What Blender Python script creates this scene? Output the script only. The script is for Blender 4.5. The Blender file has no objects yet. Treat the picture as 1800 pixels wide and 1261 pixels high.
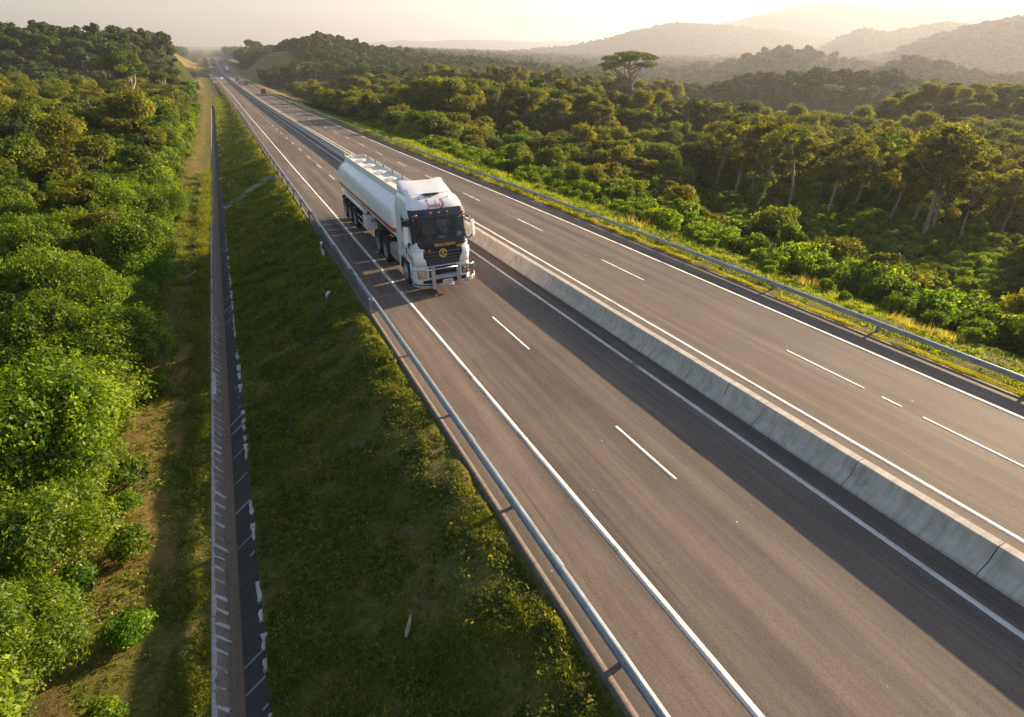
import bpy, bmesh, math, random
import numpy as np
from mathutils import Vector, Matrix, Euler

R = math.radians
scene = bpy.context.scene
COL = scene.collection
rng = np.random.default_rng(7)
random.seed(7)

# ------------------------------------------------------------------ camera
CAM_H = 11.0
cam_d = bpy.data.cameras.new('camera'); cam = bpy.data.objects.new('camera', cam_d); COL.objects.link(cam)
cam.location = (0, 0, CAM_H)
PITCH, YAW = R(28.74), R(25.25)
cam.rotation_euler = (math.pi / 2 - PITCH, 0, -YAW)
cam_d.sensor_width = 36.0; cam_d.lens = 20.0
cam_d.clip_start = 0.1; cam_d.clip_end = 30000
scene.camera = cam

# ------------------------------------------------------------------ sky, sun, exposure
SUN_AZ, SUN_EL = R(79), R(14.5)          # azimuth measured from the road direction (+Y) towards +X
world = bpy.data.worlds.new('World'); scene.world = world; world.use_nodes = True
wn = world.node_tree.nodes; wl = world.node_tree.links; wn.clear()
sky = wn.new('ShaderNodeTexSky'); sky.sky_type = 'NISHITA'; sky.sun_disc = False
sky.sun_elevation = SUN_EL; sky.sun_rotation = SUN_AZ
sky.air_density = 1.0; sky.dust_density = 0.4; sky.ozone_density = 1.0; sky.altitude = 0
bg = wn.new('ShaderNodeBackground'); bg.inputs['Strength'].default_value = 0.05
wo = wn.new('ShaderNodeOutputWorld')
wl.new(sky.outputs[0], bg.inputs['Color']); wl.new(bg.outputs[0], wo.inputs['Surface'])
sun_d = bpy.data.lights.new('sun', 'SUN'); sun = bpy.data.objects.new('sun', sun_d); COL.objects.link(sun)
sun_d.energy = 5.0; sun_d.angle = R(0.6); sun_d.color = (1.0, 0.75, 0.47)
sd = Vector((math.sin(SUN_AZ) * math.cos(SUN_EL), math.cos(SUN_AZ) * math.cos(SUN_EL), math.sin(SUN_EL)))
sun.rotation_euler = sd.to_track_quat('Z', 'Y').to_euler()
sun.location = (60, 20, 60)
vs = scene.view_settings
vs.view_transform = 'Standard'; vs.look = 'None'; vs.gamma = 1.0; vs.use_curve_mapping = False
vs.exposure = 2.08
scene.cycles.use_denoising = True
scene.cycles.max_bounces = 6; scene.cycles.diffuse_bounces = 3; scene.cycles.glossy_bounces = 2
scene.cycles.transmission_bounces = 4; scene.cycles.volume_bounces = 1; scene.cycles.transparent_max_bounces = 8
scene.cycles.sample_clamp_indirect = 6

# ------------------------------------------------------------------ materials
def new_mat(name):
    m = bpy.data.materials.new(name); m.use_nodes = True
    nt = m.node_tree; nt.nodes.clear()
    out = nt.nodes.new('ShaderNodeOutputMaterial')
    return m, nt, out
def N(nt, typ, **kw):
    n = nt.nodes.new(typ)
    for k, v in kw.items():
        if k in n.inputs: n.inputs[k].default_value = v
        else: setattr(n, k, v)
    return n
def L(nt, a, b): nt.links.new(a, b)
def ramp(nt, fac, stops):
    r = nt.nodes.new('ShaderNodeValToRGB')
    while len(r.color_ramp.elements) < len(stops): r.color_ramp.elements.new(0.5)
    for e, (p, c) in zip(r.color_ramp.elements, stops):
        e.position = p; e.color = (*c, 1) if len(c) == 3 else c
    if fac is not None: L(nt, fac, r.inputs[0])
    return r
def mixc(nt, fac, a, b, mode='MIX'):
    m = nt.nodes.new('ShaderNodeMix'); m.data_type = 'RGBA'; m.blend_type = mode
    for s, v in ((m.inputs[0], fac), (m.inputs[6], a), (m.inputs[7], b)):
        if hasattr(v, 'links') or hasattr(v, 'is_linked'): L(nt, v, s)
        elif isinstance(v, (tuple, list)): s.default_value = (*v, 1)
        else: s.default_value = v
    return m.outputs[2]
def simple(name, col, rough=0.6, metal=0.0, bumpy=0.0, scale=8.0, var=0.12, emit=0.0, coat=0.0, spec=0.5):
    m, nt, out = new_mat(name)
    b = N(nt, 'ShaderNodeBsdfPrincipled', Roughness=rough, Metallic=metal)
    b.inputs['Specular IOR Level'].default_value = spec
    tc = N(nt, 'ShaderNodeTexCoord'); no = N(nt, 'ShaderNodeTexNoise', Scale=scale, Detail=5.0)
    L(nt, tc.outputs['Object'], no.inputs['Vector'])
    lo = tuple(c * (1 - var) for c in col); hi = tuple(min(1, c * (1 + var)) for c in col)
    r = ramp(nt, no.outputs[0], [(0.3, lo), (0.7, hi)])
    L(nt, r.outputs[0], b.inputs['Base Color'])
    if bumpy:
        bp = N(nt, 'ShaderNodeBump', Strength=bumpy, Distance=0.02); L(nt, no.outputs[0], bp.inputs['Height']); L(nt, bp.outputs[0], b.inputs['Normal'])
    if coat: b.inputs['Coat Weight'].default_value = coat; b.inputs['Coat Roughness'].default_value = 0.08
    if emit: b.inputs['Emission Color'].default_value = (*col, 1); b.inputs['Emission Strength'].default_value = emit
    L(nt, b.outputs[0], out.inputs[0])
    return m

def asphalt_mat():
    m, nt, out = new_mat('asphalt')
    tc = N(nt, 'ShaderNodeTexCoord')
    b = N(nt, 'ShaderNodeBsdfPrincipled', Roughness=0.82); b.inputs['Specular IOR Level'].default_value = 0.3
    mp = N(nt, 'ShaderNodeMapping'); mp.inputs['Scale'].default_value = (1.3, 0.035, 1); L(nt, tc.outputs['Object'], mp.inputs[0])
    streak = N(nt, 'ShaderNodeTexNoise', Scale=1.0, Detail=6.0, Roughness=0.6); L(nt, mp.outputs[0], streak.inputs['Vector'])
    mp2 = N(nt, 'ShaderNodeMapping'); mp2.inputs['Scale'].default_value = (6, 0.25, 1); L(nt, tc.outputs['Object'], mp2.inputs[0])
    streak2 = N(nt, 'ShaderNodeTexNoise', Scale=1.0, Detail=5.0); L(nt, mp2.outputs[0], streak2.inputs['Vector'])
    patch = N(nt, 'ShaderNodeTexNoise', Scale=0.35, Detail=5.0, Roughness=0.65); L(nt, tc.outputs['Object'], patch.inputs['Vector'])
    grain = N(nt, 'ShaderNodeTexNoise', Scale=28.0, Detail=4.0, Roughness=0.8); L(nt, tc.outputs['Object'], grain.inputs['Vector'])
    a = ramp(nt, streak.outputs[0], [(0.28, (0.092, 0.076, 0.066)), (0.5, (0.134, 0.110, 0.094)), (0.72, (0.185, 0.149, 0.125))])
    c = mixc(nt, 0.35, a.outputs[0], ramp(nt, streak2.outputs[0], [(0.3, (0.6, 0.6, 0.62)), (0.7, (1.3, 1.28, 1.25))]).outputs[0], 'MULTIPLY')
    c = mixc(nt, 0.5, c, ramp(nt, patch.outputs[0], [(0.3, (0.72, 0.74, 0.78)), (0.7, (1.25, 1.2, 1.16))]).outputs[0], 'MULTIPLY')
    c = mixc(nt, 0.7, c, ramp(nt, grain.outputs[0], [(0.35, (0.6, 0.6, 0.6)), (0.65, (1.4, 1.4, 1.4))]).outputs[0], 'MULTIPLY')
    mpw = N(nt, 'ShaderNodeMapping'); mpw.inputs['Scale'].default_value = (0.95, 0.006, 1); L(nt, tc.outputs['Object'], mpw.inputs[0])
    wear = N(nt, 'ShaderNodeTexNoise', Scale=1.0, Detail=2.0); L(nt, mpw.outputs[0], wear.inputs['Vector'])
    c = mixc(nt, 0.8, c, ramp(nt, wear.outputs[0], [(0.36, (0.74, 0.75, 0.78)), (0.5, (1.0, 1.0, 1.0)), (0.64, (1.24, 1.18, 1.12))]).outputs[0], 'MULTIPLY')
    mpt = N(nt, 'ShaderNodeMapping'); mpt.inputs['Scale'].default_value = (7.0, 0.06, 1); mpt.inputs['Rotation'].default_value = (0, 0, 0.012); L(nt, tc.outputs['Object'], mpt.inputs[0])
    tyre = N(nt, 'ShaderNodeTexNoise', Scale=1.0, Detail=3.0); L(nt, mpt.outputs[0], tyre.inputs['Vector'])
    c = mixc(nt, 0.8, c, ramp(nt, tyre.outputs[0], [(0.30, (0.62, 0.62, 0.64)), (0.38, (1.0, 1.0, 1.0))]).outputs[0], 'MULTIPLY')
    # little pale specks, sparse
    vo = N(nt, 'ShaderNodeTexVoronoi', Scale=0.95, Randomness=1.0); L(nt, tc.outputs['Object'], vo.inputs['Vector'])
    sp = N(nt, 'ShaderNodeMath', operation='LESS_THAN'); L(nt, vo.outputs['Distance'], sp.inputs[0])
    spn = N(nt, 'ShaderNodeTexNoise', Scale=1.7, Detail=2.0); L(nt, tc.outputs['Object'], spn.inputs['Vector'])
    thr = N(nt, 'ShaderNodeMath', operation='MULTIPLY'); L(nt, spn.outputs[0], thr.inputs[0]); thr.inputs[1].default_value = 0.075
    th2 = N(nt, 'ShaderNodeMath', operation='SUBTRACT'); L(nt, thr.outputs[0], th2.inputs[0]); th2.inputs[1].default_value = 0.002
    L(nt, th2.outputs[0], sp.inputs[1])
    c = mixc(nt, sp.outputs[0], c, (0.42, 0.38, 0.34))
    # thin cracks running roughly along the road
    mp3 = N(nt, 'ShaderNodeMapping'); mp3.inputs['Scale'].default_value = (0.5, 0.10, 1); L(nt, tc.outputs['Object'], mp3.inputs[0])
    wn_ = N(nt, 'ShaderNodeTexNoise', Scale=3.0, Detail=8.0, Roughness=0.7); L(nt, mp3.outputs[0], wn_.inputs['Vector'])
    ab = N(nt, 'ShaderNodeMath', operation='SUBTRACT'); L(nt, wn_.outputs[0], ab.inputs[0]); ab.inputs[1].default_value = 0.5
    ab2 = N(nt, 'ShaderNodeMath', operation='ABSOLUTE'); L(nt, ab.outputs[0], ab2.inputs[0])
    cr = ramp(nt, ab2.outputs[0], [(0.0, (0.65, 0.65, 0.65)), (0.008, (1, 1, 1))])
    c = mixc(nt, 0.7, c, cr.outputs[0], 'MULTIPLY')
    L(nt, c, b.inputs['Base Color'])
    bp = N(nt, 'ShaderNodeBump', Strength=0.35, Distance=0.01); L(nt, grain.outputs[0], bp.inputs['Height']); L(nt, bp.outputs[0], b.inputs['Normal'])
    L(nt, b.outputs[0], out.inputs[0]); return m

def paint_mat():
    m, nt, out = new_mat('road_paint')
    tc = N(nt, 'ShaderNodeTexCoord'); b = N(nt, 'ShaderNodeBsdfPrincipled', Roughness=0.7)
    g = N(nt, 'ShaderNodeTexNoise', Scale=16.0, Detail=6.0, Roughness=0.75); L(nt, tc.outputs['Object'], g.inputs['Vector'])
    p = N(nt, 'ShaderNodeTexNoise', Scale=1.2, Detail=4.0); L(nt, tc.outputs['Object'], p.inputs['Vector'])
    ad = N(nt, 'ShaderNodeMath', operation='ADD'); L(nt, g.outputs[0], ad.inputs[0]); L(nt, p.outputs[0], ad.inputs[1])
    r = ramp(nt, ad.outputs[0], [(0.36, (0.14, 0.125, 0.115)), (0.44, (0.56, 0.53, 0.50)), (0.60, (0.74, 0.71, 0.68))])
    hf = N(nt, 'ShaderNodeMath', operation='MULTIPLY'); L(nt, ad.outputs[0], hf.inputs[0]); hf.inputs[1].default_value = 0.5
    L(nt, hf.outputs[0], r.inputs[0])
    L(nt, r.outputs[0], b.inputs['Base Color']); L(nt, b.outputs[0], out.inputs[0]); return m

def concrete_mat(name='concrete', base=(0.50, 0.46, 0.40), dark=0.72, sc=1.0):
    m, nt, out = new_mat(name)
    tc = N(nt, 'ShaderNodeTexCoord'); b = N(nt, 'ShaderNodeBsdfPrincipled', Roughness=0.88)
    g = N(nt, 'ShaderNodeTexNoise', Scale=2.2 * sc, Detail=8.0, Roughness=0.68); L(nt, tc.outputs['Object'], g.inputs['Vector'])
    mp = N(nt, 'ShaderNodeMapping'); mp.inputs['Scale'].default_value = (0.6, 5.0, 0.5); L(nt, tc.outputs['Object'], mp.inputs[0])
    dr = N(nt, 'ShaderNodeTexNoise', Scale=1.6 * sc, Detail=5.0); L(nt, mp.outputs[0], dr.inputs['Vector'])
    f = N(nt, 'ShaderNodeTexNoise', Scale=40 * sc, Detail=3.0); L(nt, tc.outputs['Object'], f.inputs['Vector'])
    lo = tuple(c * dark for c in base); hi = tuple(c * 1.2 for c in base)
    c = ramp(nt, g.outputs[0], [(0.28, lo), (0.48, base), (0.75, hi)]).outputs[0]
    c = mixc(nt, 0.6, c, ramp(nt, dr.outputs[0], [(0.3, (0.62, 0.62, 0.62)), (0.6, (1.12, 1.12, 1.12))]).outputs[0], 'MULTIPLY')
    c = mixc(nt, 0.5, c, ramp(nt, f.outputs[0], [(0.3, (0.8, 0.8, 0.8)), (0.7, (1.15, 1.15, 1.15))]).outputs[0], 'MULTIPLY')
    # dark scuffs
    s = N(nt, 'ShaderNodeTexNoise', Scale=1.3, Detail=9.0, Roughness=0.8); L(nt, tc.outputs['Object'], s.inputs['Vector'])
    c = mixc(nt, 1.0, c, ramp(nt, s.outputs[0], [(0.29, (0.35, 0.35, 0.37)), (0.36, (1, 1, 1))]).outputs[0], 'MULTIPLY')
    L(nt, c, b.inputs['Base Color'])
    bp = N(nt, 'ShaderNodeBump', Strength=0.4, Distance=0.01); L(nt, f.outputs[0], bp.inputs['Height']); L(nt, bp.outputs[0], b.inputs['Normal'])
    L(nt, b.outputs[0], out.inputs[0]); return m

def leaf_mat(name, lo, mid, hi, trans=0.5):
    """foliage: colour from a per-leaf random attribute and a per-plant random value"""
    m, nt, out = new_mat(name)
    at = N(nt, 'ShaderNodeAttribute', attribute_name='tint')
    oi = N(nt, 'ShaderNodeObjectInfo')
    r = ramp(nt, at.outputs['Fac'], [(0.0, lo), (0.5, mid), (1.0, hi)])
    v = ramp(nt, oi.outputs['Random'], [(0.0, (0.70, 0.74, 0.7)), (0.45, (1.0, 1.0, 1.0)), (0.75, (1.12, 1.12, 0.8)), (1.0, (0.8, 1.1, 0.9))])
    c = mixc(nt, 1.0, r.outputs[0], v.outputs[0], 'MULTIPLY')
    d = N(nt, 'ShaderNodeBsdfDiffuse'); t = N(nt, 'ShaderNodeBsdfTranslucent'); gl = N(nt, 'ShaderNodeBsdfGlossy', Roughness=0.5)
    L(nt, c, d.inputs[0])
    c2 = mixc(nt, 1.0, c, (2.5, 2.4, 0.5), 'MULTIPLY'); L(nt, c2, t.inputs[0])
    gl.inputs[0].default_value = (0.4, 0.42, 0.38, 1)
    m1 = N(nt, 'ShaderNodeMixShader'); m1.inputs[0].default_value = trans; L(nt, d.outputs[0], m1.inputs[1]); L(nt, t.outputs[0], m1.inputs[2])
    m2 = N(nt, 'ShaderNodeMixShader'); m2.inputs[0].default_value = 0.035; L(nt, m1.outputs[0], m2.inputs[1]); L(nt, gl.outputs[0], m2.inputs[2])
    L(nt, m2.outputs[0], out.inputs[0]); return m

def terrain_mat(name='ground_cover'):
    m, nt, out = new_mat(name)
    tc = N(nt, 'ShaderNodeTexCoord'); b = N(nt, 'ShaderNodeBsdfPrincipled', Roughness=1.0); b.inputs['Specular IOR Level'].default_value = 0.1
    at = N(nt, 'ShaderNodeAttribute', attribute_name='zone')
    sp = N(nt, 'ShaderNodeSeparateColor'); L(nt, at.outputs['Color'], sp.inputs[0])
    g1 = N(nt, 'ShaderNodeTexNoise', Scale=0.55, Detail=9.0, Roughness=0.7); L(nt, tc.outputs['Object'], g1.inputs['Vector'])
    g2 = N(nt, 'ShaderNodeTexNoise', Scale=6.0, Detail=6.0, Roughness=0.75); L(nt, tc.outputs['Object'], g2.inputs['Vector'])
    g3 = N(nt, 'ShaderNodeTexNoise', Scale=0.08, Detail=6.0, Roughness=0.6); L(nt, tc.outputs['Object'], g3.inputs['Vector'])
    grass = ramp(nt, g2.outputs[0], [(0.3, (0.055, 0.066, 0.018)), (0.5, (0.12, 0.13, 0.030)), (0.7, (0.22, 0.20, 0.060))]).outputs[0]
    dry = ramp(nt, g2.outputs[0], [(0.3, (0.12, 0.085, 0.040)), (0.7, (0.28, 0.205, 0.10))]).outputs[0]
    soilmask = ramp(nt, g1.outputs[0], [(0.50, (0, 0, 0)), (0.60, (.9, .9, .9))]).outputs[0]
    c = mixc(nt, soilmask, grass, dry)
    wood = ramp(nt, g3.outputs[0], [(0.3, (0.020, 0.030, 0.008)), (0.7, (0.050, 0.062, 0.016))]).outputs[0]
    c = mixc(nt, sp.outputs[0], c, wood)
    c = mixc(nt, sp.outputs[1], c, ramp(nt, g1.outputs[0], [(0.3, (0.17, 0.12, 0.035)), (0.7, (0.30, 0.19, 0.07))]).outputs[0])
    c = mixc(nt, sp.outputs[2], c, ramp(nt, g1.outputs[0], [(0.3, (0.09, 0.12, 0.025)), (0.7, (0.20, 0.20, 0.05))]).outputs[0])
    L(nt, c, b.inputs['Base Color'])
    bp = N(nt, 'ShaderNodeBump', Strength=1.0, Distance=0.15); L(nt, g2.outputs[0], bp.inputs['Height']); L(nt, bp.outputs[0], b.inputs['Normal'])
    L(nt, b.outputs[0], out.inputs[0]); return m

M = dict(
    asphalt=asphalt_mat(), paint=paint_mat(), concrete=concrete_mat(),
    kerb=concrete_mat('kerb_concrete', (0.12, 0.105, 0.09), 0.6, 2.0),
    liner=concrete_mat('ditch_concrete', (0.17, 0.15, 0.135), 0.5, 2.0),
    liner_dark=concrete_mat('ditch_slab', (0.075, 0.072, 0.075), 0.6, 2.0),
    mortar=concrete_mat('ditch_mortar', (0.42, 0.42, 0.43), 0.6, 3.0),
    silt=concrete_mat('ditch_silt', (0.20, 0.14, 0.105), 0.7, 4.0),
    galv=simple('galvanised_steel', (0.33, 0.37, 0.41), 0.42, 0.75, 0.0, 3.0, 0.2),
    terrain=terrain_mat(),
    bark=simple('pale_bark', (0.34, 0.28, 0.20), 0.9, 0, 0.5, 5, 0.3),
    darkbark=simple('brown_bark', (0.13, 0.10, 0.07), 0.9, 0, 0.5, 5, 0.3),
    leaf_near=leaf_mat('leaf_bright', (0.018, 0.042, 0.005), (0.088, 0.150, 0.010), (0.23, 0.29, 0.018), 0.5),
    leaf_mid=leaf_mat('leaf_forest', (0.016, 0.032, 0.006), (0.064, 0.102, 0.012), (0.18, 0.215, 0.022), 0.5),
    leaf_gold=leaf_mat('leaf_golden', (0.050, 0.068, 0.010), (0.10, 0.112, 0.014), (0.20, 0.185, 0.022), 0.55),
    leaf_far=leaf_mat('leaf_hill', (0.030, 0.050, 0.012), (0.052, 0.078, 0.016), (0.09, 0.115, 0.022), 0.35),
    leaf_palm=leaf_mat('leaf_palm', (0.035, 0.055, 0.012), (0.06, 0.085, 0.018), (0.12, 0.13, 0.03), 0.3),
    grass=leaf_mat('grass_blade', (0.045, 0.076, 0.010), (0.12, 0.15, 0.018), (0.30, 0.27, 0.055), 0.45),
    straw=leaf_mat('straw_blade', (0.20, 0.15, 0.06), (0.30, 0.24, 0.10), (0.42, 0.34, 0.16), 0.4),
)

# ------------------------------------------------------------------ helpers
def tag(o, label=None, cat=None, group=None, kind=None):
    if label: o['label'] = label
    if cat: o['category'] = cat
    if group: o['group'] = group
    if kind: o['kind'] = kind
    return o
def empty(name, loc=(0, 0, 0), rz=0.0, s=1.0, parent=None):
    o = bpy.data.objects.new(name, None); COL.objects.link(o); o.location = loc; o.rotation_euler = (0, 0, rz); o.scale = (s, s, s)
    o.empty_display_size = 0.5; o.parent = parent
    return o
def np_data(name, V, F, mats=None, smooth=False, tint=None, mat_idx=None, colors=None):
    V = np.asarray(V, np.float32).reshape(-1, 3); F = np.asarray(F, np.int32); k = F.shape[1]
    me = bpy.data.meshes.new(name)
    me.vertices.add(len(V)); me.vertices.foreach_set('co', V.ravel())
    me.loops.add(F.size); me.loops.foreach_set('vertex_index', F.ravel())
    me.polygons.add(len(F)); me.polygons.foreach_set('loop_start', np.arange(0, F.size, k, dtype=np.int32))
    if smooth: me.polygons.foreach_set('use_smooth', np.ones(len(F), bool))
    for m in (mats or []): me.materials.append(m)
    if mat_idx is not None: me.polygons.foreach_set('material_index', np.asarray(mat_idx, np.int32))
    if tint is not None:
        a = me.attributes.new('tint', 'FLOAT', 'POINT'); a.data.foreach_set('value', np.asarray(tint, np.float32))
    if colors is not None:
        a = me.attributes.new('zone', 'FLOAT_COLOR', 'POINT'); a.data.foreach_set('color', np.asarray(colors, np.float32).ravel())
    me.update(calc_edges=True)
    return me
def link(name, me, parent=None, mat=None):
    o = bpy.data.objects.new(name, me); COL.objects.link(o); o.parent = parent
    if mat is not None and not me.materials: me.materials.append(mat)
    return o
def bm_obj(name, bm, mat, parent=None, smooth=False, bevel=0.0):
    if bevel:
        bmesh.ops.bevel(bm, geom=list(bm.edges), offset=bevel, segments=2, affect='EDGES', clamp_overlap=True)
    bmesh.ops.recalc_face_normals(bm, faces=bm.faces)
    me = bpy.data.meshes.new(name); bm.to_mesh(me); bm.free()
    if smooth:
        for p in me.polygons: p.use_smooth = True
    me.materials.append(mat)
    return link(name, me, parent)
def add_box(bm, c, s, rot=None):
    r = bmesh.ops.create_cube(bm, size=1.0)
    mtx = Matrix.Translation(Vector(c)) @ (Euler(rot).to_matrix().to_4x4() if rot else Matrix()) @ Matrix.Diagonal((*s, 1))
    bmesh.ops.transform(bm, matrix=mtx, verts=r['verts']); return r['verts']
def add_cyl(bm, a, b, r1, r2=None, n=12, cap=True):
    a, b = Vector(a), Vector(b); d = b - a
    r = bmesh.ops.create_cone(bm, cap_ends=cap, segments=n, radius1=r1, radius2=r1 if r2 is None else r2, depth=d.length)
    bmesh.ops.transform(bm, matrix=Matrix.Translation((a + b) / 2) @ d.to_track_quat('Z', 'Y').to_matrix().to_4x4(), verts=r['verts']); return r['verts']
def add_tube(bm, pts, rad, n=6, closed=False):
    """round tube through points; rad a number or a list"""
    pts = [Vector(p) for p in pts]; k = len(pts); rings = []
    up = Vector((0, 0, 1))
    for i, p in enumerate(pts):
        if closed: d = pts[(i + 1) % k] - pts[i - 1]
        else: d = pts[min(i + 1, k - 1)] - pts[max(i - 1, 0)]
        d.normalize(); s = d.cross(up)
        if s.length < 1e-3: s = d.cross(Vector((1, 0, 0)))
        s.normalize(); t = s.cross(d); r = rad[i] if isinstance(rad, (list, tuple)) else rad
        rings.append([bm.verts.new(p + (s * math.cos(2 * math.pi * j / n) + t * math.sin(2 * math.pi * j / n)) * r) for j in range(n)])
    m = k if closed else k - 1
    for i in range(m):
        a, b = rings[i], rings[(i + 1) % k]
        for j in range(n): bm.faces.new((a[j], a[(j + 1) % n], b[(j + 1) % n], b[j]))
    if not closed:
        bm.faces.new(rings[0][::-1]); bm.faces.new(rings[-1])
    return rings
def add_loft(bm, rings, close=True, cap0=False, cap1=False):
    rv = [[bm.verts.new(p) for p in r] for r in rings]; n = len(rv[0])
    for a, b in zip(rv, rv[1:]):
        for j in range(n if close else n - 1): bm.faces.new((a[j], a[(j + 1) % n], b[(j + 1) % n], b[j]))
    if cap0: bm.faces.new(rv[0][::-1])
    if cap1: bm.faces.new(rv[-1])
    return rv
def sstep(x, a, b):
    t = np.clip((x - a) / (b - a), 0, 1); return t * t * (3 - 2 * t)

# ------------------------------------------------------------------ lie of the land
_ys = np.arange(-400, 1700, 2.0)
_kz = np.interp(_ys, [-400, 0, 40, 78, 140, 220, 296, 380, 473, 560, 645, 760, 900, 1025, 1100, 1250, 1700], [10.4, 0, -1.04, -2.45, -4.4, -6.9, -8.9, -10.2, -10.75, -10.75, -10.3, -9.2, -7.2, -5.3, -4.7, -6, -14])
_kx = np.interp(_ys, [-400, 300, 380, 473, 645, 840, 1025, 1700], [0, 0, -0.8, -2.4, -5.2, -6.6, -7.5, -9])
_g = np.exp(-0.5 * (np.arange(-15, 16) / 6.0) ** 2); _g /= _g.sum()
def _smooth(a): return np.convolve(np.pad(a, 15, mode='reflect', reflect_type='odd'), _g, 'valid')
_kz, _kx = _smooth(_kz), _smooth(_kx)
def zr(Y): return np.interp(Y, _ys, _kz)
def xr(Y): return np.interp(Y, _ys, _kx)
def drop(Y): return np.interp(Y, [0, 25, 40, 60, 100, 150, 220, 320], [2.0, 2.0, 1.85, 1.6, 1.4, 1.1, 0.8, 0.6])

_perm = rng.permutation(256)
_gr = rng.random(256) * 2 - 1
def vnoise(x, y, s, seed=0):
    x = np.asarray(x) / s + seed * 17.3; y = np.asarray(y) / s + seed * 9.1
    xi = np.floor(x).astype(int); yi = np.floor(y).astype(int); fx = x - xi; fy = y - yi
    fx = fx * fx * (3 - 2 * fx); fy = fy * fy * (3 - 2 * fy)
    h = lambda a, b: _gr[_perm[(_perm[a & 255] + b) & 255]]
    return (h(xi, yi) * (1 - fx) + h(xi + 1, yi) * fx) * (1 - fy) + (h(xi, yi + 1) * (1 - fx) + h(xi + 1, yi + 1) * fx) * fy
def fbm(x, y, s, o=4, seed=0):
    v = 0
    for i in range(o): v = v + vnoise(x, y, s / 2 ** i, seed + i) / 2 ** i
    return v

def pix_ray(px, py):
    """direction of a line of sight of the survey camera (used to lay out hills and landmarks in the land)"""
    rx, uy, fz = px - 900.0, 630.5 - py, 1000.0
    fh = fz * math.cos(PITCH) + uy * math.sin(PITCH); z = -fz * math.sin(PITCH) + uy * math.cos(PITCH)
    return np.array([rx * math.cos(YAW) + fh * math.sin(YAW), -rx * math.sin(YAW) + fh * math.cos(YAW), z])

# ridges: distance, thickness, crest line, extra height of the woods on it
RIDGES = [
    (430, 130, [(-500, 30), (-300, 42), (0, 54), (100, 62), (200, 68), (290, 76), (325, 96), (345, 112), (360, 125)], 5.0),
    (680, 190, [(398, 118), (420, 98), (440, 86), (500, 80), (560, 66), (600, 73), (650, 88), (760, 104), (900, 116), (1000, 128), (1100, 140)], 5.0),
    (850, 170, [(230, 78), (290, 84), (330, 92), (350, 99), (368, 106), (390, 108), (410, 97), (430, 90), (460, 95), (520, 110)], 0.0),
    (2200, 350, [(150, 98), (300, 96), (345, 93), (380, 95), (420, 92), (500, 95), (600, 100)], 12.0),
    (4600, 700, [(0, 96), (200, 92), (330, 87), (380, 85), (430, 88), (500, 90), (640, 96), (690, 88), (750, 83), (800, 88), (840, 94), (900, 100)], 8.0),
    (9000, 1200, [(200, 84), (300, 82), (380, 83), (450, 82), (560, 84), (640, 77), (700, 71), (760, 73), (800, 70), (880, 71), (950, 74), (1010, 71), (1060, 78), (1200, 85), (1500, 80)], 0.0),
    (3600, 600, [(780, 112), (850, 100), (900, 92), (1000, 84), (1060, 72), (1120, 56), (1180, 43), (1230, 45), (1300, 50), (1400, 60), (1500, 80)], 8.0),
    (4600, 800, [(1060, 100), (1180, 68), (1260, 42), (1320, 26), (1400, 8), (1440, 4), (1480, 3), (1540, 7), (1600, 4), (1640, 2), (1700, 9), (1800, -1), (2100, -20), (2600, 0), (3500, 30)], 8.0),
    (2500, 380, [(1340, 112), (1430, 96), (1470, 70), (1520, 52), (1560, 60), (1600, 52), (1660, 41), (1700, 46), (1760, 70), (1900, 80), (2200, 60)], 12.0),
    (1600, 280, [(1480, 112), (1560, 98), (1610, 76), (1700, 50), (1760, 38), (1800, 30), (1900, 20), (2200, 10), (2800, 30)], 14.0),
    (1050, 190, [(1220, 125), (1280, 108), (1340, 92), (1380, 84), (1410, 88), (1450, 99), (1500, 112), (1560, 120)], 15.0),
    (760, 130, [(1480, 140), (1550, 116), (1600, 96), (1630, 102), (1680, 118), (1740, 128), (1800, 126), (1900, 118), (2200, 110)], 9.0),
    (400, 80, [(1180, 155), (1280, 142), (1330, 132), (1380, 124), (1440, 120), (1480, 122), (1540, 128), (1600, 138), (1660, 155), (1740, 180)], 8.0),
    (215, 48, [(1480, 240), (1540, 205), (1580, 180), (1640, 165), (1700, 158), (1760, 170), (1840, 178), (2000, 170), (2300, 170)], 5.0),
    (165, 45, [(520, 165), (600, 152), (700, 148), (860, 150), (1000, 160), (1150, 182), (1250, 200), (1400, 230)], 6.0),
    (300, 60, [(640, 140), (760, 132), (860, 128), (960, 130), (1060, 140), (1160, 150)], 6.0),
]
_rd = []
for r0, w, line, tree in RIDGES:
    az, zc = [], []
    for px, py in line:
        v = pix_ray(px, py); h = math.hypot(v[0], v[1]); a = math.atan2(v[0], v[1])
        az.append(a); zc.append(CAM_H + v[2] / h * r0 - tree)
    o = np.argsort(az); _rd.append((r0, w, np.array(az)[o], np.array(zc)[o]))

def corridor(u, Y):
    """height next to the road, relative to the carriageway"""
    d = drop(Y)
    xp = np.array([-1.75, -0.9, 1.2, 3.1, 3.75, 4.3, 4.62])
    f = np.interp(u, xp, [1, 0.88, 0.55, 0.14, 0.055, 0.02, 0.01])
    left = -d * f
    left = np.where(u < -2.95, -d + 0.06 + 0.12 * sstep(u, -3.5, -6), left)
    right = np.interp(u, [24.1, 24.4, 26.5, 29, 31, 38, 46, 60], [-0.03, -0.02, -0.12, -0.6, -1.4, -4.4, -7.2, -8.5])
    return np.where(u < 14, left, right)

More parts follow.
